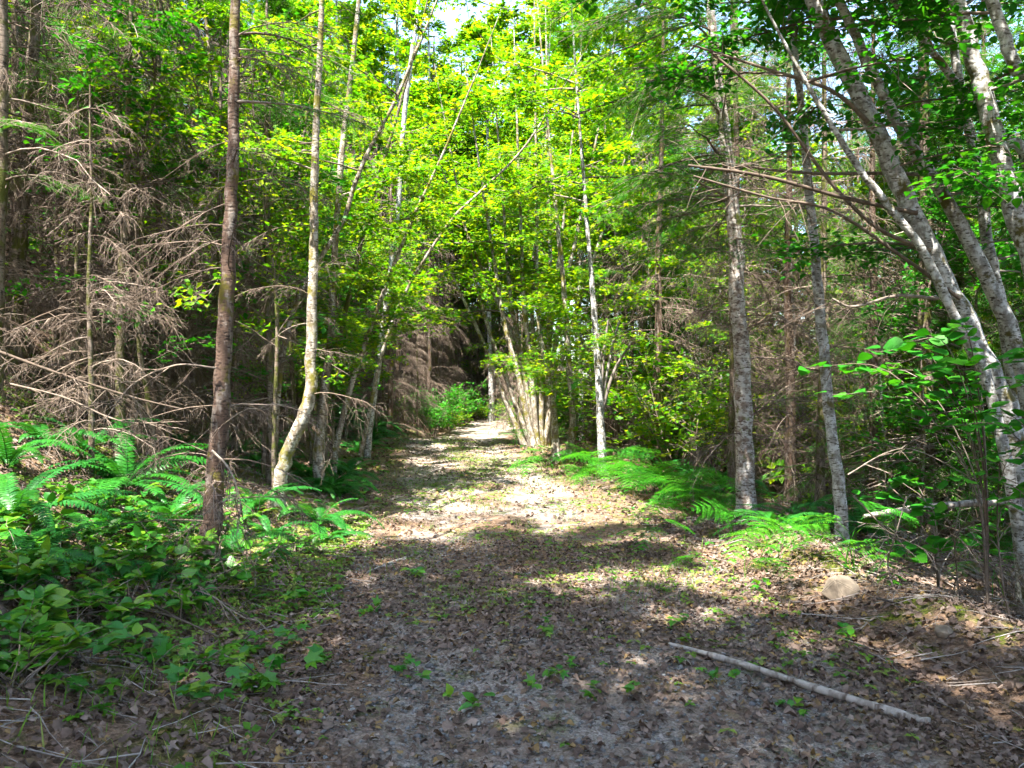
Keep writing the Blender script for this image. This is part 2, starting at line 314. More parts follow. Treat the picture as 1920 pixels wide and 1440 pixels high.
# ------------------------------------------------------------------ branch builders
def arcs(start, dirs, L, K, droop, wob=0.05):
    """N curved branches: start (N,3), dirs (N,3), length L, sagging by droop"""
    N = len(start); t = np.linspace(0, 1, K)[None, :, None]; L = np.asarray(L).reshape(N, 1, 1); dr = np.broadcast_to(np.asarray(droop, float), (N,)).reshape(N, 1, 1)
    P = start[:, None] + norm(dirs)[:, None] * L * t; P[..., 2:] -= L * dr * t ** 1.8
    w = rng.normal(0, 1, (N, K, 3)) * wob * L * (t > 0) * np.sqrt(t); return P + np.cumsum(w, 1) * 0.4
def along(P, t):
    """points and tangents at parameters t (N,m) on curves P (N,K,3)"""
    N, K, _ = P.shape; f = np.clip(t, 0, 0.9999) * (K - 1); i = f.astype(int); f = (f - i)[..., None]; n = np.arange(N)[:, None]
    return P[n, i] * (1 - f) + P[n, i + 1] * f, norm(P[n, i + 1] - P[n, i])
def taper(N, K, r0, r1): return np.asarray(r0).reshape(-1, 1) * np.ones((N, 1)) * (1 - np.linspace(0, 1, K))[None] + r1 * np.linspace(0, 1, K)[None]

def dead_boughs(g, start, az, L, rise=0.15, droop=0.42, m=14, sub=4, r=0.008, side=0.6, tw=1.0):
    """bare drooping conifer branches with side twigs and twiglets"""
    N = len(start); d = np.stack([np.cos(az), np.sin(az), np.full(N, rise) + rng.normal(0, 0.18, N)], -1)
    P = arcs(start, d, L, 7, droop * U(0.5, 1.4, N), 0.05); rn = np.repeat(U(0, 1, N), 7)
    v, q = tubes(P, taper(N, 7, r * (0.6 + 0.4 * L), 0.0025), 4); g.add(v, q, np.repeat(U(0, 1, N), 28))
    t = U(0.12, 1.0, (N, m)); p, tg = along(P, t); p = p.reshape(-1, 3); tg = tg.reshape(-1, 3); M = len(p)
    sd = norm(np.cross(tg, (0, 0, 1))) * np.where(U(0, 1, M) < 0.5, -1, 1)[:, None]
    d2 = tg * U(0.3, 1.1, (M, 1)) + sd * U(0.25, 1.0, (M, 1)) + np.array([0, 0, 1]) * rng.normal(-0.15, 0.35, (M, 1))
    l2 = side * np.repeat(L, m) * U(0.3, 1.0, M) * (1.05 - 0.6 * t.ravel())
    P2 = arcs(p, d2, l2, 5, U(-0.1, 0.8, M), 0.10); v, q = tubes(P2, taper(M, 5, 0.0032 * tw, 0.0014 * tw), 3); g.add(v, q, np.repeat(U(0, 1, M), 15))
    if sub:
        t3 = U(0.15, 1.0, (M, sub)); p, tg = along(P2, t3); p = p.reshape(-1, 3); tg = tg.reshape(-1, 3); Q = len(p)
        d3 = tg * 0.7 + rng.normal(0, 0.55, (Q, 3)) + np.array([0, 0, -0.25])
        P3 = arcs(p, d3, np.repeat(l2, sub) * U(0.2, 0.55, Q), 3, U(0.1, 0.8, Q), 0.1); v, q = tubes(P3, taper(Q, 3, 0.0021 * tw, 0.0011 * tw), 3); g.add(v, q, np.repeat(U(0, 1, Q), 9))
    return P

def live_boughs(g, gw, start, az, L, rise=0.15, droop=0.45, m=16, k=7, sz=0.13, tpl=None, side=0.5, dens=1.0):
    """needle-bearing conifer branches: needles into g, wood into gw"""
    tpl = tpl or SPRAY; N = len(start); d = np.stack([np.cos(az), np.sin(az), np.full(N, rise) + rng.normal(0, 0.12, N)], -1)
    P = arcs(start, d, L, 7, droop * U(0.6, 1.3, N), 0.03); v, q = tubes(P, taper(N, 7, 0.006 + 0.006 * L, 0.002), 4); gw.add(v, q, np.repeat(U(0, 1, N), 28))
    t = np.tile(np.linspace(0.18, 0.99, m), (N, 1)) + U(-0.02, 0.02, (N, m)); p, tg = along(P, t); p = p.reshape(-1, 3); tg = tg.reshape(-1, 3); M = len(p)
    s = np.tile(np.where(np.arange(m) % 2, 1, -1), N)[:, None]; sd = norm(np.cross(tg, (0, 0, 1))) * s
    d2 = tg * U(0.5, 0.9, (M, 1)) + sd * U(0.6, 1.0, (M, 1)); l2 = side * np.repeat(L, m) * (1.05 - 0.85 * t.ravel()) * U(0.6, 1.1, M) + 0.08
    P2 = arcs(p, d2, l2, 5, U(0.0, 0.4, M), 0.05); v, q = tubes(P2, taper(M, 5, 0.003, 0.0012), 3); gw.add(v, q, 0.3)
    t3 = np.tile(np.linspace(0.08, 0.98, k), (M, 1)) + U(-0.03, 0.03, (M, k)); p, tg = along(P2, t3); p = p.reshape(-1, 3); tg = tg.reshape(-1, 3); Q = len(p)
    keep = U(0, 1, Q) < dens; s = np.tile(np.where(np.arange(k) % 2, 1, -1), M)[:, None]
    up = norm(np.array([0, 0, 1.0]) + rng.normal(0, 0.22, (Q, 3))); sd = norm(np.cross(tg, up)) * s
    d3 = tg * 0.75 + sd * U(0.5, 1.1, (Q, 1)) + rng.normal(0, 0.12, (Q, 3)) + np.array([0, 0, -0.15])
    p, d3, up = p[keep], d3[keep], up[keep]; v, f, nv = stamp(*tpl, p, basis(d3, up), sz * U(0.7, 1.25, len(p))); g.add(v, f, np.repeat(U(0, 1, len(p)), nv))
    return P

def leafy(g, gw, start, dirs, L, m=10, k=9, leaf=0.10, tpl=None, droop=0.15, tilt=0.45, twig=0.45, r=0.012, flat=0.35):
    """broadleaf branches with twigs and leaves in loose tiers"""
    tpl = tpl or DIA; N = len(start); P = arcs(start, dirs, L, 7, droop, 0.05); v, q = tubes(P, taper(N, 7, r, 0.003), 4); gw.add(v, q, np.repeat(U(0, 1, N), 28))
    t = U(0.2, 1.0, (N, m)); p, tg = along(P, t); p = p.reshape(-1, 3); tg = tg.reshape(-1, 3); M = len(p)
    d2 = tg * 0.6 + rng.normal(0, 0.7, (M, 3)) * np.array([1, 1, flat]); l2 = twig * np.repeat(L, m) * U(0.35, 1.0, M) * (1.1 - 0.5 * t.ravel())
    P2 = arcs(p, d2, l2, 5, 0.12, 0.07); v, q = tubes(P2, taper(M, 5, 0.004, 0.0015), 3); gw.add(v, q, 0.5)
    t3 = U(0.1, 1.0, (M, k)); p, tg = along(P2, t3); p = p.reshape(-1, 3); tg = tg.reshape(-1, 3); Q = len(p)
    p = p + rng.normal(0, 1, (Q, 3)) * np.array([0.06, 0.06, 0.035]); up = rand_up(Q, tilt)
    d3 = tg * 0.5 + rng.normal(0, 0.8, (Q, 3)) * np.array([1, 1, 0.25]); v, f, nv = stamp(*tpl, p, basis(d3, up), leaf * U(0.6, 1.3, Q)); g.add(v, f, np.repeat(U(0, 1, Q), nv))

def trunk_mesh(name, P, R, mat, S=12, n=40, lump=0.10, flare=1.5):
    P = spline(P, n); R = np.interp(np.linspace(0, 1, n), np.linspace(0, 1, len(R)), R)
    s = np.linspace(0, 1, n); Lm = np.linalg.norm(P[-1] - P[0]); R = R * (1 + (flare - 1) * np.exp(-s * Lm / 0.22))
    lm = 1 + lump * rng.normal(0, 0.6, (1, n, S)); lm = (lm + np.roll(lm, 1, 2) + np.roll(lm, 1, 1)) / 3
    P = P + rng.normal(0, 0.10, (n, 3)) * R[:, None] * np.array([1, 1, 0])
    v, q = tubes(P[None], R[None], S, lm); g = Geo().add(v, q, 0.5)
    return g.mesh(name, mat, True), P, R

# ------------------------------------------------------------------ tree kinds (each built once; copies share the meshes)
def straight(Ht, r, wob=0.02, K=8, lean=(0, 0)):
    z = np.linspace(-0.15, Ht, K); P = np.stack([np.cumsum(rng.normal(0, wob, K)) + lean[0] * z, np.cumsum(rng.normal(0, wob, K)) + lean[1] * z, z], -1); return P, np.linspace(r, r * 0.25, K)
def kind_dead(Ht, r, n, blen, lo, hi, mat, green=0, gz=0.6, sub=4, m=16):
    """thin conifer, bare dead branches below, some green above"""
    P, R = straight(Ht, r); tm, P2, _ = trunk_mesh('trunk', P, R, mat, S=8, n=16)
    z = np.sort(U(lo, hi, n)); st = np.stack([np.interp(z, P2[:, 2], P2[:, 0]), np.interp(z, P2[:, 2], P2[:, 1]), z], -1)
    g = Geo(); dead_boughs(g, st, U(0, 6.28, n), blen * U(0.5, 1.1, n) * (1.1 - 0.6 * z / Ht), m=m, sub=sub)
    parts = [('trunk', tm), ('dead_branchwork', g.mesh('dead_branchwork', M_TWIG))]
    if green:
        z = np.sort(U(gz * Ht, Ht, green)); st = np.stack([np.interp(z, P2[:, 2], P2[:, 0]), np.interp(z, P2[:, 2], P2[:, 1]), z], -1)
        g, gw = Geo(), Geo(); live_boughs(g, gw, st, U(0, 6.28, green), (0.35 + 1.3 * (Ht - z) / (Ht * (1 - gz))) * U(0.7, 1.1, green), m=12, k=5, sz=0.17, tpl=SPRAY_LO)
        parts += [('crown', g.mesh('crown', M_CONIF)), ('live_branchwork', gw.mesh('live_branchwork', M_BRANCH))]
    return parts
def kind_conifer(Ht, r, n, blen, lo, mat, nm=None, dens=1.0):
    P, R = straight(Ht, r); tm, P2, _ = trunk_mesh('trunk', P, R, mat, S=8, n=16)
    z = np.sort(lo + (Ht - lo) * U(0, 1, n) ** 1.1); st = np.stack([np.interp(z, P2[:, 2], P2[:, 0]), np.interp(z, P2[:, 2], P2[:, 1]), z], -1)
    g, gw = Geo(), Geo(); live_boughs(g, gw, st, U(0, 6.28, n), (0.25 + blen * (Ht - z) / (Ht - lo)) * U(0.7, 1.1, n), m=13, k=5, sz=0.17, tpl=SPRAY_LO, dens=dens)
    return [('trunk', tm), ('crown', g.mesh('crown', nm or M_CONIF)), ('branchwork', gw.mesh('branchwork', M_BRANCH))]
def kind_broad(Ht, r, n, blen, lo, mat, lm, leaf=0.11, m=10, k=9, lean=(0, 0), rise=0.5, tilt=0.45):
    P, R = straight(Ht, r, 0.06, lean=lean); tm, P2, _ = trunk_mesh('trunk', P, R, mat, S=8, n=18)
    z = np.sort(U(lo, Ht, n)); st = np.stack([np.interp(z, P2[:, 2], P2[:, 0]), np.interp(z, P2[:, 2], P2[:, 1]), z], -1); az = U(0, 6.28, n)
    d = np.stack([np.cos(az), np.sin(az), rise + rng.normal(0, 0.25, n)], -1); L = blen * U(0.55, 1.1, n) * (1.15 - 0.6 * (z - lo) / (Ht - lo))
    g, gw = Geo(), Geo(); leafy(g, gw, st, d, L, m=m, k=k, leaf=leaf, tilt=tilt)
    return [('trunk', tm), ('crown', g.mesh('crown', lm)), ('branchwork', gw.mesh('branchwork', M_BRANCH))]
def kind_bush(Ht, n, lm, leaf=0.09, m=6, k=8, spread=0.6):
    g, gw = Geo(), Geo(); az = U(0, 6.28, n); st = np.stack([0.12 * np.cos(az), 0.12 * np.sin(az), np.zeros(n)], -1)
    d = np.stack([spread * np.cos(az), spread * np.sin(az), np.full(n, 1.0)], -1) + rng.normal(0, 0.2, (n, 3)); leafy(g, gw, st, d, Ht * U(0.5, 1.1, n), m=m, k=k, leaf=leaf, droop=0.2, r=0.008)
    return [('foliage', g.mesh('foliage', lm)), ('stem', gw.mesh('stem', M_BRANCH))]

def place(parts, name, label, cat, x, y, rz=None, sc=1.0, group=None, dz=0.0):
    t = thing(name, label, cat, (float(x), float(y), float(H(x, y)) + dz), U(0, 6.28) if rz is None else rz, sc, group)
    for nm, me in parts:
        o = link(nm, me, t)
        if nm != 'trunk': o['kind'] = 'stuff'
    return t

DEAD = [kind_dead(8.5, 0.085, 70, 1.5, 0.3, 8.2, M_FIR), kind_dead(7.5, 0.06, 60, 1.3, 0.2, 7.2, M_FIRDARK), kind_dead(9.5, 0.10, 70, 1.7, 0.5, 8.0, M_FIR, green=14, gz=0.72),
        kind_dead(6.0, 0.05, 55, 1.2, 0.2, 5.6, M_FIRDARK, green=10, gz=0.6), kind_dead(4.2, 0.035, 46, 1.1, 0.1, 4.0, M_FIRDARK)]
CONIF = [kind_conifer(13, 0.14, 95, 2.2, 2.0, M_FIR), kind_conifer(10, 0.10, 90, 1.8, 0.8, M_FIRDARK), kind_conifer(15, 0.16, 80, 2.4, 5.5, M_FIR)]
MAPLE = [kind_broad(11, 0.07, 60, 2.4, 2.6, M_MAPB, M_MAPLE, leaf=0.125, m=16, k=16), kind_broad(9, 0.05, 50, 2.1, 1.8, M_MAPB, M_MAPLE, leaf=0.12, m=15, k=16, lean=(0.10, 0.04)), kind_broad(13, 0.09, 64, 2.6, 3.6, M_ALD, M_MAPLE, leaf=0.13, m=16, k=16), kind_broad(6.5, 0.035, 40, 1.7, 0.9, M_MAPB, M_MAPLE, leaf=0.11, m=13, k=14)]
ALDER = [kind_broad(13, 0.09, 50, 2.5, 5.0, M_ALD, M_ALDER, leaf=0.115, m=13, k=13), kind_broad(10, 0.06, 44, 2.1, 2.0, M_ALD, M_ALDER, leaf=0.11, m=13, k=13)]
BUSH = [kind_bush(2.2, 26, M_ALDER, leaf=0.10, m=9, k=11), kind_bush(1.4, 22, M_MAPLE, leaf=0.085, m=8, k=10), kind_bush(3.0, 30, M_MAPLE, leaf=0.10, m=9, k=12)]

# ------------------------------------------------------------------ single branches that hero trees carry as parts
def bough_dead(L=1.0, **k):
    g = Geo(); dead_boughs(g, np.zeros((1, 3)), np.zeros(1), np.array([L]), **k); return g.mesh('dead_branch', M_TWIG)
DB = [bough_dead(1.0, m=mm, sub=5, droop=d, rise=r, tw=0.72, r=0.007, side=sd) for d, r, mm, sd in ((0.7, 0.35, 18, 0.5), (0.5, 0.2, 24, 0.45), (0.6, 0.45, 10, 0.7), (0.25, 0.1, 20, 0.5), (0.4, 0.2, 8, 0.4), (0.3, 0.5, 14, 0.6), (0.15, 0.0, 16, 0.45), (0.9, 0.4, 26, 0.35))]
def bough_live(**k):
    g, gw = Geo(), Geo(); live_boughs(g, gw, np.zeros((1, 3)), np.zeros(1), np.array([1.0]), **k); return gw.mesh('branch', M_BRANCH), g.mesh('needles', M_CONIF)
LB = [bough_live(m=22, k=9, sz=0.06, droop=d, rise=r, side=s, dens=e) for d, r, s, e in ((0.3, 0.1, 0.45, 1.0), (0.45, 0.2, 0.5, 0.85), (0.2, 0.0, 0.45, 0.95), (0.4, 0.3, 0.38, 0.7), (0.3, 0.15, 0.5, 0.95))]
def bough_leaf(leaf, mat, m=18, k=12, tpl=None):
    g, gw = Geo(), Geo(); leafy(g, gw, np.zeros((1, 3)), np.array([(1, 0, 0.15)]), np.array([1.0]), m=m, k=k, leaf=leaf, tpl=tpl, tilt=0.4, r=0.010, twig=0.4); return gw.mesh('branch', M_BRANCH), g.mesh('leaves', mat)
AB = [bough_leaf(0.055, M_ALDER, tpl=OVA) for _ in range(4)]
MB = [bough_leaf(0.062, M_MAPLE, tpl=MAP) for _ in range(4)]

def add_dead(t, P, R, z0, z1, n, L0, L1, azf=None):
    for z in np.sort(U(z0, z1, n)):
        p = np.array([np.interp(z, P[:, 2], P[:, k]) for k in range(3)]); s = U(L0, L1)
        link('dead_branch', DB[rng.integers(len(DB))], t, p, (0, rng.normal(0, 0.12), U(0, 6.28) if azf is None else azf()), s)
def add_live(t, P, z0, z1, n, L0, L1, kinds, azf=None, leafname='needles', pitch=0.0):
    for z in np.sort(U(z0, z1, n)):
        p = np.array([np.interp(z, P[:, 2], P[:, k]) for k in range(3)]); w, lf = kinds[rng.integers(len(kinds))]
        b = link('branch', w, t, p, (0, pitch + rng.normal(0, 0.12), U(0, 6.28) if azf is None else azf()), U(L0, L1)); link(leafname, lf, b)['kind'] = 'stuff'

def pixtrunk(pix, y, lean=0.0, ext=0.0, extdir=None):
    """trunk centre line and radii from photo pixels (x, y, width) at distance y; lean = metres nearer per metre of height"""
    z0 = EYE - (pix[0][1] - CY) / F * y; P, R = [], []
    for a, b, w in pix:
        zz = EYE - (b - CY) / F * y; yy = y - lean * (zz - z0); P.append(at(a, b, yy)); R.append(w / 2 / F * yy)
    P = np.array(P)
    if ext:
        d = norm(P[-1] - P[-2]) if extdir is None else norm(np.array(extdir, float)); n0 = P[-1].copy(); r0 = R[-1]
        for s in (0.34, 0.67, 1.0): P = np.vstack([P, n0 + d * ext * s + np.array([0, 0, 0.12 * ext * s * s])]); R.append(r0 * (1 - 0.75 * s))
    return P, np.array(R)
def hero(name, label, cat, pix, y=None, mat=M_FIR, lean=0.0, ext=5.0, extdir=None, group=None, S=12, n=44, lump=0.10, flare=1.7):
    if y is None: y = gp(pix[0][0], pix[0][1])[1]
    P, R = pixtrunk(pix, y, lean, ext, extdir)
    g = float(H(P[0, 0], P[0, 1])); base = np.array([P[0, 0], P[0, 1], g]); P = np.vstack([[base[0], base[1], g - 0.15], P[1:] if P[0, 2] - g < 0.12 else P]); R = R if len(R) == len(P) else np.concatenate([[R[0]], R])
    t = thing(name, label, cat, base, group=group); me, Ps, Rs = trunk_mesh('trunk', P - base, R, mat, S=S, n=n, lump=lump, flare=flare); link('trunk', me, t)
    return t, Ps, Rs

LEFT = lambda: math.pi + rng.normal(0, 0.7)
RIGHT = lambda: rng.normal(0, 0.7)
FRONT = lambda: -math.pi / 2 + rng.normal(0, 1.0)
SIDES = lambda: (0 if U() < 0.5 else math.pi) + rng.normal(0, 0.75)

# ---- left of the track
t, P, R = hero('fir_tree', 'nearest reddish-brown fir trunk on the left bank with drooping dead branches', 'tree', [(386, 1085, 42), (398, 950, 36), (411, 800, 33), (422, 620, 29), (430, 450, 25), (436, 300, 22), (440, 85, 19)], 5.7, M_FIR, ext=6)
add_dead(t, P, R, 0.25, 3.9, 30, 0.55, 1.1, SIDES); add_live(t, P, 3.2, 4.4, 3, 0.7, 1.1, LB, RIGHT); add_live(t, P, 6.5, 10.5, 12, 0.7, 1.2, LB)
t, P, R = hero('alder_tree', 'crooked pale mossy trunk on left bank just behind the reddish fir', 'tree', [(512, 962, 30), (526, 900, 26), (540, 842, 25), (566, 788, 25), (581, 730, 23), (584, 630, 20), (588, 450, 17), (592, 250, 14), (600, 85, 11)], 8.0, M_MAPB, ext=4)
add_dead(t, P, R, 1.0, 4.5, 10, 0.5, 1.0, SIDES); add_live(t, P, 2.6, 5.2, 9, 0.8, 1.3, MB, LEFT, 'leaves', -0.1)
t, P, R = hero('maple_tree', 'slender mossy stem with ochre base, right of the crooked pale trunk', 'tree', [(598, 850, 22), (606, 760, 17), (622, 600, 13), (632, 400, 12), (645, 250, 11), (664, 85, 9)], 11, M_MAPB, ext=4)
add_live(t, P, 2.0, 5.5, 11, 0.8, 1.4, MB, None, 'leaves', -0.1); add_live(t, P, 1.7, 3.8, 7, 0.8, 1.3, MB, RIGHT, 'leaves', 0.05)
t, P, R = hero('maple_tree', 'thin leaning stem slanting right over the left edge of the track', 'tree', [(628, 855, 12), (648, 760, 11), (676, 670, 9), (715, 560, 8), (770, 420, 6)], 11.5, M_MAPB, ext=3.0, extdir=(0.5, -0.1, 1))
add_live(t, P, 1.6, 4.6, 20, 0.7, 1.2, MB, None, 'leaves', 0.0)
t, P, R = hero('maple_tree', 'dark straight stem between the crooked pale trunk and mossy stem', 'tree', [(608, 825, 13), (615, 700, 11), (640, 620, 10), (690, 400, 8), (720, 300, 7)], 12.5, M_FIRDARK, ext=3)
add_live(t, P, 1.8, 5.5, 16, 0.8, 1.3, MB, None, 'leaves', 0.0)
t, P, R = hero('alder_tree', 'pale thin trunk rising behind the leaves at upper left of the track', 'tree', [(690, 830, 13), (720, 600, 11), (745, 400, 10), (758, 220, 9), (775, 85, 8)], 16, M_ALD, ext=4)
add_live(t, P, 2.0, 7.0, 18, 0.9, 1.6, MB, None, 'leaves', 0.0)
t, P, R = hero('fir_tree', 'dark mossy trunk near the left edge of the picture', 'tree', [(15, 720, 34), (28, 560, 31), (42, 400, 28), (54, 260, 24), (62, 100, 20)], 8.5, M_FIRDARK, ext=5)
add_dead(t, P, R, 0.2, 4.5, 24, 0.9, 1.6); add_live(t, P, 1.3, 4.5, 6, 0.6, 1.1, LB, RIGHT); add_live(t, P, 5.5, 9, 6, 0.8, 1.3, LB)
t, P, R = hero('fir_tree', 'shadowed trunk cut by the left edge of the picture', 'tree', [(-18, 760, 36), (-8, 500, 30), (0, 300, 26), (2, 90, 22)], 7.4, M_FIRDARK, ext=5)
add_dead(t, P, R, 0.4, 4.0, 14, 0.9, 1.5); add_live(t, P, 1.6, 4.2, 4, 0.6, 1.1, LB, RIGHT); add_live(t, P, 5.5, 9, 6, 0.8, 1.3, LB)
t, P, R = hero('fir_tree', 'thin dark sapling trunk in the thicket midway to the left edge', 'tree', [(215, 740, 16), (220, 560, 14), (222, 380, 12), (224, 100, 9)], 9.5, M_FIRDARK, ext=2)
add_dead(t, P, R, 0.2, 4.5, 24, 0.8, 1.4); add_live(t, P, 3.0, 6, 10, 0.8, 1.3, LB)
# ---- right of the track
t, P, R = hero('fir_tree', 'tall pale fir trunk with ringed bark and reddish base right of track', 'tree', [(1400, 968, 38), (1396, 850, 34), (1391, 700, 31), (1384, 560, 29), (1376, 420, 27), (1362, 280, 23), (1345, 130, 19)], 9.2, M_FIR2, ext=5)
add_dead(t, P, R, 1.0, 5.2, 26, 0.7, 1.4); add_live(t, P, 2.9, 4.4, 5, 0.8, 1.3, LB, LEFT, pitch=0.1); add_live(t, P, 3.6, 6.8, 26, 1.1, 1.9, LB, LEFT, pitch=0.08); add_live(t, P, 3.6, 9.0, 24, 1.0, 1.7, LB)
t, P, R = hero('alder_tree', 'thin mottled white trunk standing behind the broad bracken at right', 'tree', [(1584, 1022, 24), (1572, 900, 22), (1556, 780, 21), (1543, 640, 20), (1528, 480, 18), (1515, 330, 16), (1495, 140, 13)], 7.4, M_ALD, ext=4, S=10)
add_dead(t, P, R, 1.5, 5.0, 12, 0.5, 1.1); add_live(t, P, 4.0, 7.5, 10, 0.9, 1.6, AB, None, 'leaves', -0.15)

clump = thing('alder_clump', 'clump of leaning grey alder stems arching in from the right edge', 'tree', onground(4.1, 6.2)); cb = np.array(clump.location)
stems = [([(1945, 1010, 46), (1900, 830, 42), (1855, 700, 40), (1800, 580, 38), (1742, 470, 36), (1690, 350, 34), (1640, 240, 32), (1565, 85, 29)], 6.2), ([(1960, 1000, 34), (1930, 760, 31), (1880, 590, 28), (1810, 440, 25), (1745, 330, 23), (1690, 245, 21), (1612, 85, 18)], 6.5),
         ([(1945, 1010, 22), (1860, 740, 18), (1800, 610, 17), (1730, 470, 15), (1665, 385, 14), (1600, 300, 12), (1545, 210, 9)], 5.9), ([(1960, 960, 26), (1885, 620, 22), (1855, 480, 21), (1835, 330, 19), (1805, 190, 17), (1788, 80, 15)], 6.9),
         ([(2000, 900, 44), (1945, 560, 38), (1905, 400, 36), (1872, 270, 33), (1842, 160, 31), (1815, 70, 29)], 5.7), ([(2010, 700, 26), (1940, 370, 21), (1880, 260, 19), (1820, 190, 16), (1735, 80, 13)], 6.4), ([(2060, 640, 34), (1960, 240, 26), (1905, 130, 24), (1880, 60, 22)], 5.6)]
for k, (px, y) in enumerate(stems):
    Pp, Rr = pixtrunk(px, y, ext=3.5 if k != 2 else 1.2); Pp[0] = (Pp[0, 0], y, float(H(Pp[0, 0], y)) - 0.1)
    me, Ps, Rs = trunk_mesh('stem', Pp - cb, Rr, M_ALD, S=12, n=44, lump=0.08); link('stem', me, clump)
    add_live(clump, Ps, 4.2, 7.5, 9, 1.0, 1.8, AB, None, 'leaves', -0.1); add_live(clump, Ps, 2.6, 4.4, 3, 0.8, 1.3, AB, None, 'leaves', 0.0)
# long bare side branches of the clump crossing the picture
for px, y in (([(1745, 470, 9), (1650, 430, 8), (1560, 345, 7), (1450, 200, 6), (1330, 95, 5)], 6.1), ([(1720, 400, 9), (1580, 370, 8), (1430, 330, 7), (1290, 310, 5)], 6.0), ([(1800, 560, 8), (1690, 480, 7), (1560, 395, 6), (1440, 370, 5), (1300, 330, 4)], 6.0), ([(1790, 330, 8), (1660, 325, 7), (1520, 325, 6), (1380, 310, 4)], 6.4), ([(1640, 240, 10), (1560, 170, 8), (1440, 130, 6), (1300, 85, 4)], 6.1), ([(1760, 560, 7), (1680, 555, 6), (1600, 575, 5), (1560, 560, 4)], 6.1)):
    Pp, Rr = pixtrunk(px, y); v, q = tubes(spline(Pp - cb, 24)[None], np.interp(np.linspace(0, 1, 24), np.linspace(0, 1, len(Rr)), Rr)[None], 5); g = Geo().add(v, q, 0.2)
    Pq = spline(Pp - cb, 24)[None]; tt = U(0.2, 1, (1, 22)); p, tg = along(Pq, tt); p, tg = p[0], tg[0]; d2 = tg * 0.7 + rng.normal(0, 0.6, (22, 3)); v, q = tubes(arcs(p, d2, U(0.15, 0.55, 22), 5, 0.2, 0.08), taper(22, 5, 0.004, 0.0015), 3); g.add(v, q, 0.5)
    link('side_branch', g.mesh('side_branch', M_BRANCH), clump)

# ---- centre
c0 = gp(1005, 838); mc = thing('maple_clump', 'fan of many grey stems rising from one stool at the track edge', 'tree', c0)
fan = [[(985, 828), (945, 745), (905, 640), (868, 560)], [(998, 830), (960, 740), (908, 590), (880, 460)], [(1003, 830), (975, 720), (945, 600), (922, 460)], [(1005, 832), (985, 720), (958, 560), (945, 400)], [(1008, 834), (996, 700), (982, 560), (975, 380)], [(1012, 836), (1005, 700), (998, 550), (1012, 360)], [(1016, 838), (1014, 700), (1008, 550), (1005, 300)], [(1022, 840), (1026, 700), (1040, 560), (1060, 380)], [(1026, 842), (1034, 700), (1060, 540), (1090, 400)], [(1010, 840), (1020, 720), (1032, 560), (1028, 330)], [(1018, 842), (1040, 730), (1075, 600), (1115, 480)], [(1000, 836), (990, 740), (965, 640), (920, 540)]]
for f in fan:
    y = c0[1] + U(-0.5, 0.5); w = U(9, 13); Pp, Rr = pixtrunk([(a, b, w * (1 - 0.5 * k / 3)) for k, (a, b) in enumerate(f)], y, ext=4); Pp[0, 2] = H(Pp[0, 0], y) - 0.1
    me, Ps, Rs = trunk_mesh('stem', Pp - c0, Rr, M_MAPB, S=8, n=30, flare=1.5); link('stem', me, mc)
    add_live(mc, Ps, 3.0, 9.0, 6, 1.2, 2.2, MB, None, 'leaves', -0.1)
    add_live(mc, Ps, 1.8, 3.5, 1, 0.7, 1.1, MB, None, 'leaves', 0.0)
t, P, R = hero('maple_tree', 'short broken pale stem topped by a bright leaf spray beside the fan', 'tree', [(1046, 870, 15), (1040, 790, 13), (1030, 720, 12), (1017, 652, 9)], None, M_MAPB, ext=0.6, S=9)
add_live(t, P, 1.3, 2.6, 12, 0.7, 1.2, MB, None, 'leaves', 0.0)
t, P, R = hero('maple_tree', 'pale wavy stem just right of the broken stem', 'tree', [(1060, 868, 18), (1074, 800, 13), (1067, 690, 12), (1057, 540, 10), (1045, 420, 8)], None, M_MAPB, ext=4, S=9)
add_live(t, P, 2.0, 3.5, 4, 0.8, 1.3, MB, None, 'leaves', 0.0); add_live(t, P, 4.0, 8.0, 16, 1.0, 1.9, MB, None, 'leaves', -0.1)
t, P, R = hero('maple_tree', 'bright white forked stem behind the bracken in the middle', 'tree', [(1131, 893, 19), (1127, 800, 15), (1122, 700, 13), (1114, 580, 11), (1105, 470, 8)], None, M_ALD, ext=4, S=10)
add_live(t, P, 2.0, 3.2, 5, 0.8, 1.2, MB, None, 'leaves', 0.0); add_live(t, P, 3.6, 8.0, 16, 1.0, 1.8, MB, None, 'leaves', -0.1)
for px in ([(1126, 760, 7), (1140, 690, 6), (1150, 640, 5), (1162, 600, 4)], [(1124, 790, 7), (1150, 700, 6), (1185, 640, 4)], [(1126, 740, 6), (1134, 650, 5), (1140, 600, 4)], [(1120, 690, 6), (1140, 640, 5), (1185, 615, 4)]):
    Pp, Rr = pixtrunk(px, t.location.y + U(-0.1, 0.1)); v, q = tubes(spline(Pp - np.array(t.location), 14)[None], np.interp(np.linspace(0, 1, 14), np.linspace(0, 1, 4)[:len(Rr)] if len(Rr) == 4 else np.linspace(0, 1, len(Rr)), Rr)[None], 6); link('branch', Geo().add(v, q, 0.9).mesh('branch', M_GREYTWIG), t)
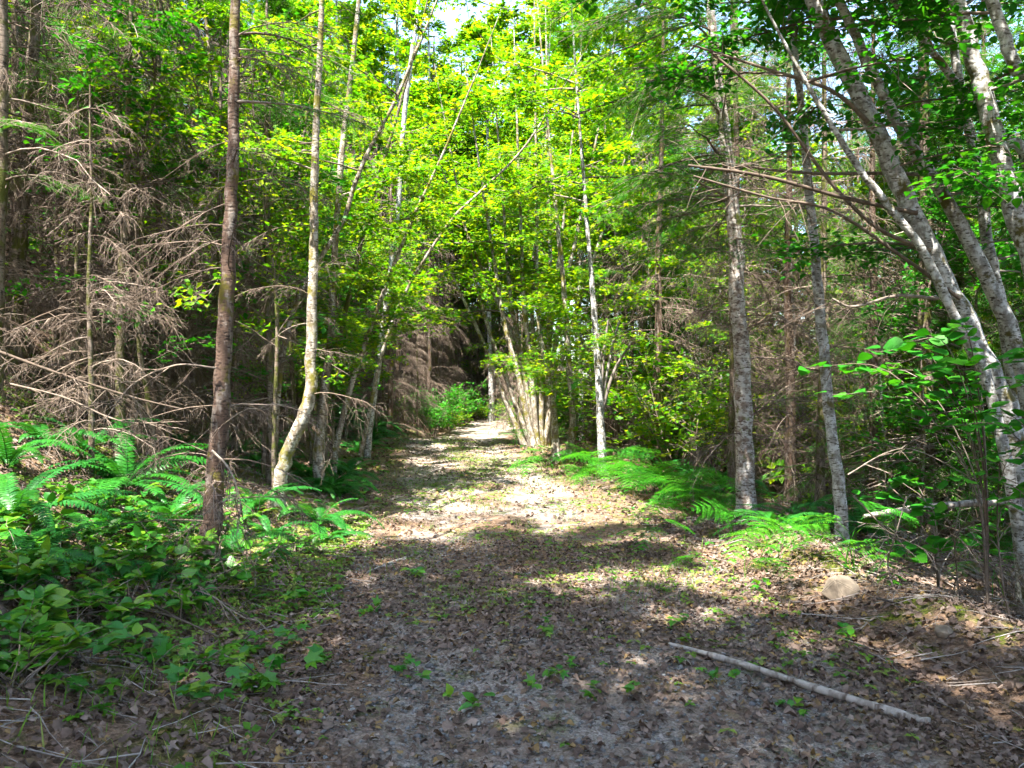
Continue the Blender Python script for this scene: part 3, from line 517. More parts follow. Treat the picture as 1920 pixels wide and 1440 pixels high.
# slanting bare poles through the sunlit leaves
for lab, px, y in (('long bare pole slanting up to the right through the sunlit leaves', [(833, 430, 5), (900, 360, 5), (980, 280, 4), (1053, 168, 3)], 14), ('pale leaning stem crossing the leaves at upper left of the clearing', [(640, 420, 9), (660, 360, 9), (690, 285, 8), (740, 190, 7), (785, 85, 6)], 10)):
    Pp, Rr = pixtrunk(px, y, ext=1.0); d = norm(Pp[0] - Pp[1]); base = Pp[0] + d * 0.0
    gx = Pp[0, 0] + (-1.0 if y == 10 else -1.6); gb = np.array(onground(gx, y + 0.3)); mid = gb * 0.45 + Pp[0] * 0.55 + np.array([-0.25, 0, 0.2]); Pp = np.vstack([gb - [0, 0, 0.1], mid, Pp]); Rr = np.concatenate([[Rr[0] * 1.5, Rr[0] * 1.25], Rr])
    t = thing('leaning_stem', lab, 'tree', gb); me, Ps, Rs = trunk_mesh('trunk', Pp - gb, Rr, M_MAPB, S=8, n=36); link('trunk', me, t); add_live(t, Ps, 3.2, 6.5, 9, 0.7, 1.3, MB, None, 'leaves', -0.1)

# ------------------------------------------------------------------ trees filling the wood
taken = []
def free(x, y, d):
    for a, b in taken:
        if (a - x) ** 2 + (b - y) ** 2 < d * d: return False
    taken.append((x, y)); return True
def scatter(n, fx, fy, dmin, clear, fn, tries=4000):
    c = 0
    for _ in range(tries):
        if c >= n: break
        y = fy(); x = fx(y); u = x - float(xc(y))
        if abs(u) < clear or not free(x, y, dmin): continue
        fn(x, y, c); c += 1
LOOK = {0: 'tall reddish', 1: 'slim dark', 2: 'stout green-topped', 3: 'short green-topped', 4: 'low stunted'}
def dead_at(order, side, gr):
    def fn(x, y, c):
        k = order[c % len(order)]; u = abs(x - float(xc(y)))
        band = ('in the front row' if u < 4.2 else 'in the middle' if u < 7.5 else 'at the back') + (' of the near' if y < 12 else ' of the mid-distance' if y < 18 else ' of the far')
        lab = LOOK[k] + ' bare-twigged fir ' + band + ' ' + side; place(DEAD[k], 'dead_branched_fir', lab, 'tree', x, y, sc=U(0.8, 1.15), group=LOOK[k] + ' firs ' + band + ' ' + gr)
    return fn
scatter(110, lambda y: U(-13, float(xc(y)) - 2.7), lambda: U(6.8, 25), 0.5, 2.5, dead_at([3, 1, 2, 3, 4, 4, 1, 0], 'left thicket', 'left thicket'))
scatter(45, lambda y: U(-34, -7), lambda: U(9, 46), 1.2, 5, lambda x, y, c: place((CONIF + DEAD[:1])[c % 4], 'conifer_tree', ['tall dense green conifer', 'shorter dark green conifer', 'tall conifer with a high crown', 'bare-branched tall fir'][c % 4] + ' on the slope above the left thicket', 'tree', x, y, sc=U(0.9, 1.2), group='%s on the left slope' % ['tall conifers', 'short conifers', 'high-crowned conifers', 'bare firs'][c % 4]))
scatter(30, lambda y: U(float(xc(y)) - 5, float(xc(y)) - 1.9), lambda: U(23, 40), 0.6, 1.5, lambda x, y, c: place(DEAD[[0, 1, 4, 3][c % 4]], 'dead_branched_fir', LOOK[[0, 1, 4, 3][c % 4]] + ' brown-twigged fir behind the far fern bank' + (', close to it' if y < 28 else ', well behind it' if y < 34 else ', farthest back'), 'tree', x, y, sc=U(0.85, 1.15), group=LOOK[[0, 1, 4, 3][c % 4]] + ' firs beyond the fern bank' + (' close' if y < 28 else ' mid' if y < 34 else ' far')))
scatter(70, lambda y: U(float(xc(y)) + 3.4, float(xc(y)) + 13), lambda: U(9.5, 27), 0.6, 3.2, dead_at([1, 3, 2, 4, 0], 'right thicket', 'right thicket'))
scatter(60, lambda y: U(float(xc(y)) + 4.5, float(xc(y)) + 30), lambda: U(11, 50), 1.2, 4, lambda x, y, c: place((CONIF + ALDER)[c % 5], 'conifer_tree' if c % 5 < 3 else 'alder_tree', ['tall dense conifer', 'shorter dark conifer', 'high-crowned conifer', 'tall leafy alder', 'bushy alder'][c % 5] + (' among the nearer' if y < 24 else ' among the distant') + ' trees of the right wood', 'tree', x, y, sc=U(0.85, 1.15), group=['tall conifers', 'short conifers', 'high-crowned conifers', 'tall alders', 'bushy alders'][c % 5] + (' near' if y < 24 else ' far') + ' in the right wood'))
for k, (x, y, kd) in enumerate([(6.4, 8.6, 1), (7.6, 10.5, 0), (5.9, 11.5, 1), (8.8, 8.2, 2), (9.5, 12, 0), (7.0, 13.5, 1), (10.5, 9.5, 1), (11.5, 13, 0), (5.2, 10.0, 1), (8.2, 15, 1)]):
    taken.append((x, y)); place(CONIF[kd], 'conifer_tree', 'shaded green conifer behind the ' + ['alder clump', 'hazel leaves, tall one', 'thin white trunk', 'right edge, high crowned', 'right edge, far and tall', 'fallen log, short and bushy', 'alder stems at far right', 'conifers at far right', 'thin white trunk on its left', 'others in the middle right'][k], 'tree', x, y, sc=U(0.85, 1.05))
UNR = [kind_broad(5.0, 0.028, 24, 1.3, 0.7, M_FIRDARK, M_ALDER, leaf=0.09, m=9, k=9), kind_broad(6.5, 0.035, 28, 1.5, 1.2, M_ALD, M_MAPLE, leaf=0.09, m=9, k=9)]
scatter(46, lambda y: U(float(xc(y)) + 4.0, float(xc(y)) + 13), lambda: U(8.5, 19), 0.5, 4.0, lambda x, y, c: place(UNR[c % 2], 'young_tree', ['dark leafy sapling', 'bright leafy sapling'][c % 2] + ' between the right-hand trunks, ' + ('near' if y < 12 else 'farther back') + (' the track' if x - float(xc(y)) < 7.5 else ' the right edge'), 'tree', x, y, sc=U(0.7, 1.1), group='%s saplings on the right %s' % (['dark', 'bright'][c % 2], ('near' if y < 12 else 'far') + (' track' if x - float(xc(y)) < 7.5 else ' edge'))))
scatter(50, lambda y: U(float(xc(y)) + 3.4, float(xc(y)) + 18), lambda: U(12, 36), 0.8, 3.0, lambda x, y, c: place(BUSH[c % 3], 'leafy_bush', ['dark green bush', 'low bright bush', 'tall bright bush'][c % 3] + ' among the right-hand trunks, ' + ('near the track' if x - float(xc(y)) < 7 else 'deep in the wood') + (', close' if y < 20 else ', far back'), 'bush', x, y, sc=U(0.8, 1.4), group=['dark bushes', 'low bushes', 'tall bushes'][c % 3] + (' near the track' if x - float(xc(y)) < 7 else ' deep in the wood') + (' close' if y < 20 else ' far')))
for k, (x, y, v, s) in enumerate([(-5.6, 16.5, 1, 1.0), (-6.2, 20.5, 0, 1.0), (-7.6, 27, 2, 1.0), (3.4, 20.5, 0, 1.0), (2.2, 25.5, 2, 1.15), (0.9, 29, 2, 1.2), (4.8, 27, 2, 1.1), (3.0, 34, 2, 1.4), (-0.8, 33, 2, 1.3), (-0.2, 40, 2, 1.6), (-6.8, 30, 2, 1.3), (-4.7, 34, 2, 1.5), (-3.9, 14, 3, 0.8), (-3.8, 18.5, 3, 0.9), (3.4, 30, 2, 1.25), (-4.4, 39, 2, 1.5), (-2.5, 41, 2, 1.2), (2.9, 17, 3, 1.0), (2.3, 23, 3, 1.1), (-7, 34, 2, 1.1), (7, 33, 0, 1.2), (1.5, 44, 2, 1.3), (-5.6, 46, 2, 1.3), (4.2, 15.2, 1, 0.9), (-1.2, 37.5, 3, 1.2), (0.2, 37, 0, 1.2), (-3.6, 36, 0, 1.2), (5.6, 38, 2, 1.2), (-9, 44, 2, 1.3), (9, 46, 2, 1.3), (-1.6, 52, 2, 1.4), (3.5, 54, 2, 1.4), (-6, 58, 2, 1.4), (0.4, 48, 3, 1.5), (-3.2, 49, 3, 1.6), (-5.5, 52, 3, 1.6), (8, 55, 2, 1.5), (-12, 54, 2, 1.4), (6.2, 22, 0, 1.0), (5.8, 18, 3, 1.1)]):
    q_ = ['tall sunlit maple', 'leaning sunlit maple', 'pale-barked high maple', 'low bushy maple'][v] + (' left of' if x < float(xc(min(y, 23))) - 1.5 else ' right of' if x > float(xc(min(y, 23))) + 3.2 else ' straight above') + ' the track end, ' + ('nearest row' if y < 22 else 'second row' if y < 29 else 'third row' if y < 37 else 'back row'); place(MAPLE[v], 'maple_tree', q_, 'tree', x, y, sc=s, group='maples: ' + q_)
UNDER = [kind_broad(5.5, 0.03, 24, 1.3, 0.9, M_FIRDARK, M_ALDER, leaf=0.085, m=8, k=8), kind_broad(7.0, 0.04, 26, 1.6, 2.0, M_FIRDARK, M_MAPLE, leaf=0.09, m=9, k=9), kind_conifer(6.5, 0.05, 60, 1.3, 0.8, M_FIRDARK, dens=0.5)]
scatter(40, lambda y: U(-11, float(xc(y)) - 2.4), lambda: U(7, 20), 0.45, 2.3, lambda x, y, c: place(UNDER[[0, 1, 0, 1][c % 4]], 'young_tree', ['sparse leafy sapling', 'slender sunlit sapling', 'small-leaved sapling', 'slim bright sapling'][c % 4] + ' scattered in the left thicket, ' + ('near' if y < 11 else 'farther' if y < 15 else 'farthest') + (' the track' if x > float(xc(y)) - 5 else ' the slope'), 'tree', x, y, sc=U(0.7, 1.1), group='saplings %d in the left thicket %s' % (c % 4, ('near', 'mid', 'far')[0 if y < 11 else 1 if y < 15 else 2] + (' track' if x > float(xc(y)) - 5 else ' slope'))))
for k, (a_, b_, y, v) in enumerate([(300, 0, 8.2, 0), (170, 0, 12.5, 0), (500, 0, 10, 0), (420, 0, 9.2, 1), (90, 0, 9.8, 0), (540, 0, 12, 1), (250, 0, 11, 1), (330, 0, 13, 2), (30, 0, 13, 1), (560, 0, 15, 1), (450, 0, 14, 0), (610, 0, 14.5, 0), (620, 0, 17, 1), (600, 0, 19, 1), (700, 0, 19.5, 1)]):
    x = (a_ - CX) / F * y; place(UNDER[v], 'young_tree', ['sparse leafy sapling', 'slender sunlit sapling', 'thin cedar sapling'][v] + ' among the dead twigs, ' + ['behind the reddish fir', 'up the slope past the big fern', 'near the crooked trunk', 'just behind the fir top', 'by the dark mossy trunk', 'behind the crooked trunk', 'deep in the left thicket', 'far back in the left thicket', 'at the left edge', 'back left of the track', 'behind the reddish fir to the right', 'left of the bright gap', 'at the left of the far track', 'deep behind the mossy stem', 'above the far fern bank'][k], 'tree', x, y)
scatter(44, lambda y: U(-8.5, 1.6), lambda: U(25.5, 37), 0.55, 1.15, lambda x, y, c: place(DEAD[[4, 1, 0, 4, 3][c % 5]], 'dead_branched_fir', LOOK[[4, 1, 0, 4, 3][c % 5]] + ' purplish bare-twigged fir where the track bends away', 'tree', x, y, sc=U(0.9, 1.3), group=LOOK[[4, 1, 0, 4, 3][c % 5]] + ' firs at the track bend'))
scatter(14, lambda y: U(-6, 2), lambda: U(27, 36), 0.7, 1.1, lambda x, y, c: place(BUSH[c % 2], 'leafy_bush', ['dark', 'bright'][c % 2] + ' low bush at the bend of the track', 'bush', x, y, sc=U(0.8, 1.2), group=['dark', 'bright'][c % 2] + ' bushes at the bend'))
scatter(110, lambda y: U(-16, 34), lambda: U(26, 58), 0.9, 2.2, lambda x, y, c: place((BUSH + CONIF[1:2] + MAPLE[3:4])[c % 5], ['leafy_bush', 'leafy_bush', 'leafy_bush', 'conifer_tree', 'maple_tree'][c % 5], ['green bush', 'low bright bush', 'tall bright bush', 'young conifer', 'small maple'][c % 5] + ' in the distant undergrowth beyond the trunks', ['bush', 'bush', 'bush', 'tree', 'tree'][c % 5], x, y, sc=U(1.1, 1.8), group=['green bushes', 'low bushes', 'tall bushes', 'young conifers', 'small maples'][c % 5] + ' in the distance'))
for k in range(26):
    x = -11.5 + 10.5 * ((k * 0.618) % 1.0); y = 38.5 + 0.45 * k; v = k % 3; place([CONIF[1], BUSH[2], DEAD[0]][v], ['conifer_tree', 'leafy_bush', 'dead_branched_fir'][v], ['short conifer', 'tall green bush', 'bare fir'][v] + ' in the dim wood far beyond the bend', ['tree', 'bush', 'tree'][v], x, y, sc=U(1.3, 1.8), group=['conifers', 'bushes', 'bare firs'][v] + ' far beyond the bend')
# out-of-view trees added beside and behind the camera so their crowns shade the foreground
for x, y, kd, s in ((-4.4, -0.8, ALDER[0], 1.0), (-3.0, -0.6, ALDER[0], 0.95), (-1.4, -2.0, CONIF[2], 1.0), (-1.5, 0.3, ALDER[0], 0.95), (-4.6, -3.0, CONIF[0], 1.1), (4.4, 1.0, CONIF[2], 1.0), (-8.5, -1, CONIF[0], 1.1), (0.4, -3.2, CONIF[2], 1.1), (6.6, 3.4, CONIF[2], 1.0), (-2.5, 2.2, ALDER[0], 1.0), (3.2, -1.8, ALDER[0], 1.1), (3.3, 1.9, ALDER[0], 0.9), (7.2, 0.4, CONIF[2], 1.0), (4.7, 4.0, ALDER[0], 0.95), (8.6, 5.2, CONIF[2], 1.0), (0.0, -0.9, ALDER[0], 0.9), (2.5, 0.3, ALDER[0], 1.1), (2.2, 1.3, CONIF[2], 0.95), (3.9, 2.9, ALDER[0], 0.95), (3.0, -1.2, ALDER[0], 1.1), (5.4, -2.6, CONIF[2], 1.1)):
    place(kd, 'conifer_tree' if kd is not ALDER[0] else 'alder_tree', 'unseen tall tree added to shade the near end of the track', 'tree', x, y, sc=s, group='unseen shade trees added around the near end of the track')

# ------------------------------------------------------------------ ferns
def frond_sword(arch, tip, n=30, wmax=0.105):
    """one arching sword-fern frond, unit length, along +x"""
    t = np.linspace(0, 1, 14); x = np.cumsum(np.cos(arch - (arch + tip) * t)); z = np.cumsum(np.sin(arch - (arch + tip) * t)); P = np.stack([x - x[0], 0 * x, z - z[0]], -1); P /= np.linalg.norm(np.diff(P, axis=0), axis=1).sum()
    g = Geo(); v, q = tubes(P[None], np.linspace(0.006, 0.0015, 14)[None], 3); g.add(v, q, 0.0)
    tt = np.linspace(0.12, 0.985, n); p, tg = along(P[None], tt[None]); p, tg = p[0], tg[0]; w = wmax * np.clip(np.sin(np.pi * np.clip(tt, 0, 1) ** 0.75) ** 0.6, 0.12, 1)
    nrm = np.stack([-tg[:, 2], 0 * tt, tg[:, 0]], -1); tv = np.array([(0, 0.07, 0), (0, -0.07, 0), (0.55, 0.085, 0.03), (0.55, -0.085, 0.03), (1, 0, -0.10)]); tf = np.array([(0, 1, 3), (0, 3, 2), (2, 3, 4)])
    for s in (-1, 1):
        d = np.array([0, s, 0]) * 0.95 + tg * 0.38 - nrm * 0.10 + rng.normal(0, 0.06, (n, 3)); sc = np.stack([w * U(0.9, 1.1, n)] + [np.full(n, 0.085 + 0.04)] * 2, -1); sc[:, 1:] *= 1.15
        v, f, nv = stamp(tv, tf, p, basis(d, nrm), sc); g.add(v, f, np.repeat(U(0, 0.25, n), nv))
    return g.mesh('frond', M_FERN)
FR = [frond_sword(a, b) for a, b in ((1.15, 0.35), (0.9, 0.5), (1.25, 0.8), (0.7, 0.3), (1.0, 0.9))]
def fern(label, px=None, pos=None, n=13, L=0.75, group=None, sx=None, mat=None):
    p = gp(*px) if pos is None else np.array(onground(*pos)); t = thing('sword_fern', label, 'fern', p, group=group); a0 = U(0, 6.28)
    for k in range(n): link('frond', FR[rng.integers(len(FR))], t, (0, 0, 0.0), (rng.normal(0, 0.12), rng.normal(0.0, 0.15), a0 + k * 2.4 + rng.normal(0, 0.2)), L * U(0.65, 1.1))
    return t
def frond_bracken(h=0.5, n=7):
    """one bracken frond: upright stalk, then a level three-fold blade"""
    P = spline([(0, 0, 0), (0.03, 0, h * 0.6), (0.14, 0, h), (0.38, 0, h + 0.07), (0.62, 0, h + 0.02), (0.82, 0, h - 0.07)], 18); g = Geo(); v, q = tubes(P[None], np.linspace(0.005, 0.0012, 18)[None], 4); g.add(v, q, 0.1)
    tt = np.linspace(0.50, 0.985, n); p, tg = along(P[None], tt[None]); p, tg = p[0], tg[0]; L = 0.36 * (1 - (tt - 0.5) / 0.5) ** 0.8 + 0.03
    tv = np.array([(0, 0, 0), (0.45, 0.16, 0.02), (1, 0, -0.06), (0.45, -0.16, 0.02)]); tf = np.array([(0, 2, 1), (0, 3, 2)])
    for s in (-1, 1):
        d = np.array([0, s, 0]) + tg * 0.45 + rng.normal(0, 0.05, (n, 3)); Q = arcs(p, d, L, 8, 0.22, 0.02); m = 13; t2 = np.tile(np.linspace(0.06, 0.98, m), (n, 1)); pp, t3 = along(Q, t2); pp = pp.reshape(-1, 3); t3 = t3.reshape(-1, 3); M = len(pp)
        v, q = tubes(Q, taper(n, 8, 0.002, 0.0008), 3); g.add(v, q, 0.1); l = (0.03 + 0.11 * np.repeat(L, m)) * (1.05 - 0.75 * t2.ravel()) + 0.006
        for e in (-1, 1):
            dd = norm(np.cross(t3, (0, 0, 1))) * e + t3 * 0.55; up = norm(np.array([0, 0, 1.0]) + rng.normal(0, 0.12, (M, 3))); v, f, nv = stamp(tv, tf, pp, basis(dd, up), np.stack([l, l * 0.5 + 0.012, l], -1)); g.add(v, f, np.repeat(U(0, 0.3, M), nv))
    return g.mesh('frond', M_BRACK)
BF = [frond_bracken(h) for h in (0.42, 0.30, 0.5, 0.36)]
def bracken(label, px=None, pos=None, n=4, L=0.9, group=None):
    p = gp(*px) if pos is None else np.array(onground(*pos)); t = thing('bracken_fern', label, 'fern', p, group=group); a0 = U(0, 6.28)
    for k in range(n): link('frond', BF[rng.integers(len(BF))], t, (rng.normal(0, 0.06), rng.normal(0, 0.06), 0), (rng.normal(0, 0.22), rng.normal(0.05, 0.2), a0 + k * 6.28 / n + rng.normal(0, 0.4)), L * U(0.7, 1.1))
    return t
fern('large sword fern on the left bank behind the reddish fir', (235, 915), n=24, L=1.15)
fern('sword fern with one hanging frond at upper left of the bank', (85, 840), n=10, L=0.7)
fern('dark sword fern at the left picture edge halfway up the bank', (30, 980), n=14, L=0.7)
fern('yellowish sword fern at the left edge above the broad-leaved shrubs', (10, 1110), n=11, L=0.6)
fern('sword fern at the foot of the crooked pale trunk', (600, 985), n=15, L=0.75)
fern('sword fern in shade between the reddish fir and the crooked trunk', (480, 960), n=13, L=0.7)
fern('low sword fern left of the crooked trunk base', (505, 1010), n=11, L=0.55)
fern('sword fern on the bank edge where the track begins to brighten', (672, 850), n=13, L=0.8)
fern('sword fern below the dead branches of the reddish fir', (320, 985), n=13, L=0.75)
fern('sword fern right behind the reddish fir trunk', (450, 850), n=12, L=0.8)
fern('sword fern growing left of the reddish fir base', (180, 1010), n=12, L=0.65)
for lab, a_, b_, n_, l_ in (('sword fern low on the left bank before the reddish fir', 300, 1095, 11, 0.55), ('small sword fern at the left edge above the moss', 60, 1060, 11, 0.6), ('sword fern on the bank right of the reddish fir foot', 440, 1045, 12, 0.6), ('sword fern where bank and track meet past the crooked trunk', 640, 930, 13, 0.65), ('upright sword fern higher on the bank behind the big one', 150, 850, 13, 0.9), ('sword fern under the sloping dead branch', 320, 850, 13, 0.85), ('sword fern in the far left corner of the bank', 15, 880, 12, 0.8), ('sword fern at the foot of the slender mossy stem', 590, 900, 12, 0.7), ('pale sword fern left of the crooked trunk, high', 490, 880, 12, 0.8), ('sword fern spilling onto the left track edge', 610, 1020, 11, 0.5)): fern(lab, (a_, b_), n=n_, L=l_)
for k in range(16): fern('dark drooping sword fern on the far bank left of the track', pos=(float(xc(18.5 + k * 0.42)) - 2.0 - U(0, 1.4), 18.5 + k * 0.42), n=15, L=U(0.95, 1.35), group='ferns of the far bank')
for k in range(12):
    y = U(9, 18); fern('sword fern in the shade along the left foot of the bank', pos=(float(xc(y)) - U(2.0, 3.4), y), n=11, L=U(0.6, 0.9), group='ferns along the left bank')
fern('sword fern behind the thin white trunk at right', (1625, 1005), n=16, L=0.95)
fern('sword fern between the pale fir and the thin white trunk', (1500, 990), n=14, L=0.85)
fern('sword fern at the right of the pale fir base', (1450, 1000), n=10, L=0.6)
for k in range(14):
    y = U(8.5, 16); fern('sword fern under the trees right of the bracken strip', pos=(float(xc(y)) + U(3.2, 6.5), y), n=10, L=U(0.6, 0.9), group='ferns under the right trees')
bracken('broad bracken fern spreading in front of the thin white trunk', (1590, 1070), n=6, L=0.85)
bracken('bracken fern left of the broad one, reaching toward the track', (1450, 1045), n=5, L=0.75)
bracken('small low bracken fern out on the leaf litter', (1385, 1090), n=3, L=0.55)
bracken('bracken fern between pale fir base and leaf litter', (1365, 1015), n=4, L=0.65)
bracken('lone bracken frond beside the right picture edge', (1870, 1120), n=2, L=0.6)
bracken('bracken fern at the track side below the pale fir', (1290, 985), n=4, L=0.75)
bracken('small bracken fern nearest the track on the right', (1215, 1030), n=3, L=0.5)
for k in range(24):
    q_ = k / 23; x_, y_ = 985 + 350 * q_ + rng.normal(0, 18), 862 + 108 * q_ + rng.normal(0, 9); z_ = ['by the grey stem fan', 'past the pale wavy stem', 'round the white forked stem', 'just before the pale fir'][min(3, k // 6)]; bracken('sunlit bracken fern in the strip right of the track, ' + z_, (x_, y_), n=3, L=U(0.6, 0.95), group='bracken strip ' + z_)
for k in range(12):
    x_ = U(1120, 1380); bracken('bracken fern in the second row under the right trees', (x_, 900 + (x_ - 1120) * 0.2 + U(-8, 12)), n=3, L=U(0.6, 0.9), group='second row of bracken')

# ------------------------------------------------------------------ broad-leaved shrubs and seedlings, each leaf a part
def leafmesh(tpl, mat, nm='leaf'): g = Geo(); g.add(tpl[0], tpl[1], 0.0); return g.mesh(nm, mat, True)
LV = [leafmesh(tpl_ovate(w, f, d), M_SHRUB) for w, f, d in ((0.34, 0.10, 0.2), (0.38, 0.05, 0.1), (0.30, 0.14, 0.32))]
LM = [leafmesh(tpl_maple(5, c), M_SHRUB) for c in (0.1, 0.22)]
LH = [leafmesh(tpl_ovate(0.42, 0.06, d), M_ALDER) for d in (0.1, 0.22)]
def euler(M): return Matrix(M.tolist()).to_euler()
def leafplant(name, label, cat, p, nst, L, nl, leaf, kinds, spread=0.7, droop=0.25, tilt=0.4, group=None, dirs=None, stemmat=None, r=0.004):
    t = thing(name, label, cat, p, group=group); az = U(0, 6.28, nst)
    d = np.stack([spread * np.cos(az), spread * np.sin(az), np.full(nst, 0.9)], -1) + rng.normal(0, 0.15, (nst, 3)) if dirs is None else np.asarray(dirs, float)
    P = arcs(np.zeros((nst, 3)) + rng.normal(0, 0.03, (nst, 3)) * [1, 1, 0], d, L * U(0.6, 1.1, nst), 8, droop, 0.05)
    for k in range(nst): v, q = tubes(P[k:k + 1], taper(1, 8, r, 0.0012), 4); link('stem', Geo().add(v, q, U()).mesh('stem', stemmat or M_BRANCH), t)
    tt = U(0.3, 1.0, (nst, nl)); pp, tg = along(P, tt); pp, tg = pp.reshape(-1, 3), tg.reshape(-1, 3); n = len(pp); up = rand_up(n, tilt); dd = tg * 0.5 + rng.normal(0, 0.8, (n, 3)) * [1, 1, 0.2]; B = basis(dd, up); s = leaf * U(0.6, 1.2, n)
    for k in range(n): link('leaf', kinds[rng.integers(len(kinds))], t, pp[k], euler(B[k]), float(s[k]))
    return t
SH = [((40, 1200), 'glossy round-leaved shrub at the left edge low on the bank'), ((120, 1170), 'glossy shrub just right of the left-edge shrub'), ((60, 1090), 'leafy shrub at left below the yellowish fern'), ((170, 1090), 'leafy shrub in the middle of the left bank'), ((250, 1060), 'leafy shrub left of the reddish fir base'), ((140, 1030), 'leafy shrub high on the left bank under the fern'), ((320, 1070), 'leafy shrub close by the reddish fir base'), ((50, 1010), 'dark leafy shrub under the left-edge fern'), ((240, 1130), 'leafy shrub with twigs lying across it on the left'), ((90, 950), 'dark leafy shrub beside the hanging fern frond'), ((200, 970), 'leafy shrub below the large sword fern'), ((330, 1150), 'low leafy shrub down slope from the reddish fir'), ((20, 1130), 'shrub with pale leaves cut by the left edge'), ((15, 1290), 'low leafy plant in the bottom left corner area'), ((430, 1010), 'bluish leafy shrub right of the reddish fir'), ((280, 1000), 'leafy shrub between large fern and reddish fir'), ((110, 1110), 'leafy shrub in front of the bank-edge fern at left'), ((200, 1190), 'low glossy shrub on the mossy slope'), ((300, 1040), 'dark shrub just left of the reddish fir foot'), ((380, 1120), 'small leafy shrub in front of the reddish fir foot'), ((460, 1090), 'small leafy shrub right of the reddish fir foot'), ((150, 1250), 'low leafy shrub near the bottom left'), ((70, 1270), 'low glossy shrub at the bottom left edge'), ((560, 1040), 'small leafy shrub at the bank foot past the fir'), ((370, 980), 'leafy shrub behind the reddish fir foot')]
for (a, b), lab in SH: leafplant('leafy_shrub', lab, 'shrub', gp(a, b), 8, U(0.35, 0.55), 9, 0.088, LV, spread=0.9)
for k in range(15):
    a, b = U(-20, 520), U(1000, 1330); p = gp(a, b)
    if p[0] < float(xc(p[1])) - 1.5: leafplant('leafy_shrub', 'low leafy plant in the undergrowth of the left bank, ' + ('left edge' if a < 120 else 'middle' if a < 300 else 'toward the track') + (', upper' if b < 1110 else ', lower' if b > 1220 else ', mid slope'), 'shrub', p, 6, U(0.25, 0.4), 7, 0.07, LV if k % 3 else LM, spread=1.0, group='low plants of the left bank ' + ('left' if a < 120 else 'middle' if a < 300 else 'right') + (' upper' if b < 1110 else ' lower' if b > 1220 else ' mid'))
BR = [((365, 1265), 'bramble seedling with lobed leaves on the mossy left verge'), ((325, 1330), 'bramble with one large lobed leaf near the bottom left'), ((440, 1240), 'low bramble just right of the mossy verge'), ((535, 1290), 'trailing bramble at the left edge of the gravel'), ((500, 1215), 'small bramble left of the sun flecks'), ((200, 1330), 'leafy bramble near the bottom edge at left'), ((290, 1260), 'upright bramble sprig above the grassy verge'), ((560, 1130), 'small bramble where the bank meets the track')]
for (a, b), lab in BR: leafplant('bramble', lab, 'plant', gp(a, b), 4, U(0.22, 0.34), 5, 0.095, LM, spread=1.2, droop=0.3, tilt=0.3, r=0.0025)
SD = [((1060, 1275), 'tallest seedling standing on the gravel in the foreground'), ((1015, 1290), 'spreading seedling left of the tallest foreground seedling'), ((760, 1290), 'small round-leaved seedling on the gravel left of centre'), ((730, 1270), 'pale seedling beside the small round-leaved one'), ((1350, 1285), 'lobed green seedling beside the fallen pole'), ((1565, 1200), 'single round green leaf sprig below the rock'), ((1440, 1115), 'tiny seedling left of the rock'), ((1140, 1325), 'seedling close to the bottom edge near centre'), ((765, 1085), 'low weeds by the thin fallen stick on the track'), ((700, 1155), 'tiny upright seedling at left of track'), ((1280, 1180), 'small seedling at the right track edge'), ((1010, 1200), 'low dark seedling in the middle of the track'), ((880, 1330), 'small seedling near bottom edge left of centre'), ((1490, 1345), 'tiny leafy sprig right of the fallen pole end'), ((620, 1245), 'small weed at the left edge of the gravel')]
for (a, b), lab in SD: leafplant('seedling', lab, 'plant', gp(a, b), 3, U(0.12, 0.22), 4, 0.06, LM + LV, spread=0.8, droop=0.2, r=0.002)
# the young hazel with level leaf sprays at the right
for lab, p, tips in (('young hazel with level sprays of green leaves in front of the alder clump', (3.05, 5.1), [(1500, 690), (1560, 740), (1640, 660), (1700, 640), (1760, 690), (1600, 700), (1690, 720), (1780, 620), (1830, 740)]), ('second young hazel cut by the right edge of the picture', (3.5, 4.9), [(1850, 680), (1800, 780), (1900, 720), (1880, 800), (1760, 800), (1850, 860), (1910, 660), (1790, 900), (1880, 940)]), ('low hazel sprig with lobed leaves near the fallen log', (3.0, 5.6), [(1680, 900), (1620, 930), (1740, 960), (1780, 1020), (1700, 1040), (1850, 990)])):
    b = np.array(onground(*p)); t = thing('hazel_sapling', lab, 'sapling', b)
    for a_, c_ in tips:
        e = at(a_, c_, p[1] + U(-0.5, 0.7)) - b; Q = spline([(0, 0, 0), (0.08 * e[0], 0.1 * e[1], 0.55 * e[2]), (0.5 * e[0], 0.5 * e[1], 0.98 * e[2]), e], 16); v, q = tubes(Q[None], np.linspace(0.007, 0.0015, 16)[None], 5); link('stem', Geo().add(v, q, 0.2).mesh('stem', M_BRANCH), t)
        n = 20; tt = np.concatenate([np.linspace(0.5, 1.0, n)]); pp, tg = along(Q[None], tt[None]); pp, tg = pp[0], tg[0]; s = np.where(np.arange(n) % 2, 1, -1)[:, None]; dd = tg * 0.6 + norm(np.cross(tg, (0, 0, 1))) * s + rng.normal(0, 0.15, (n, 3)); pp = pp + norm(dd) * 0.015 + rng.normal(0, 0.02, (n, 3)); B = basis(dd, norm(rand_up(n, 0.35) + np.array([-0.05, -0.2, 0])))
        for k in range(n): link('leaf', LH[k % 2], t, pp[k], euler(B[k]), float(0.105 * U(0.6, 1.2)))

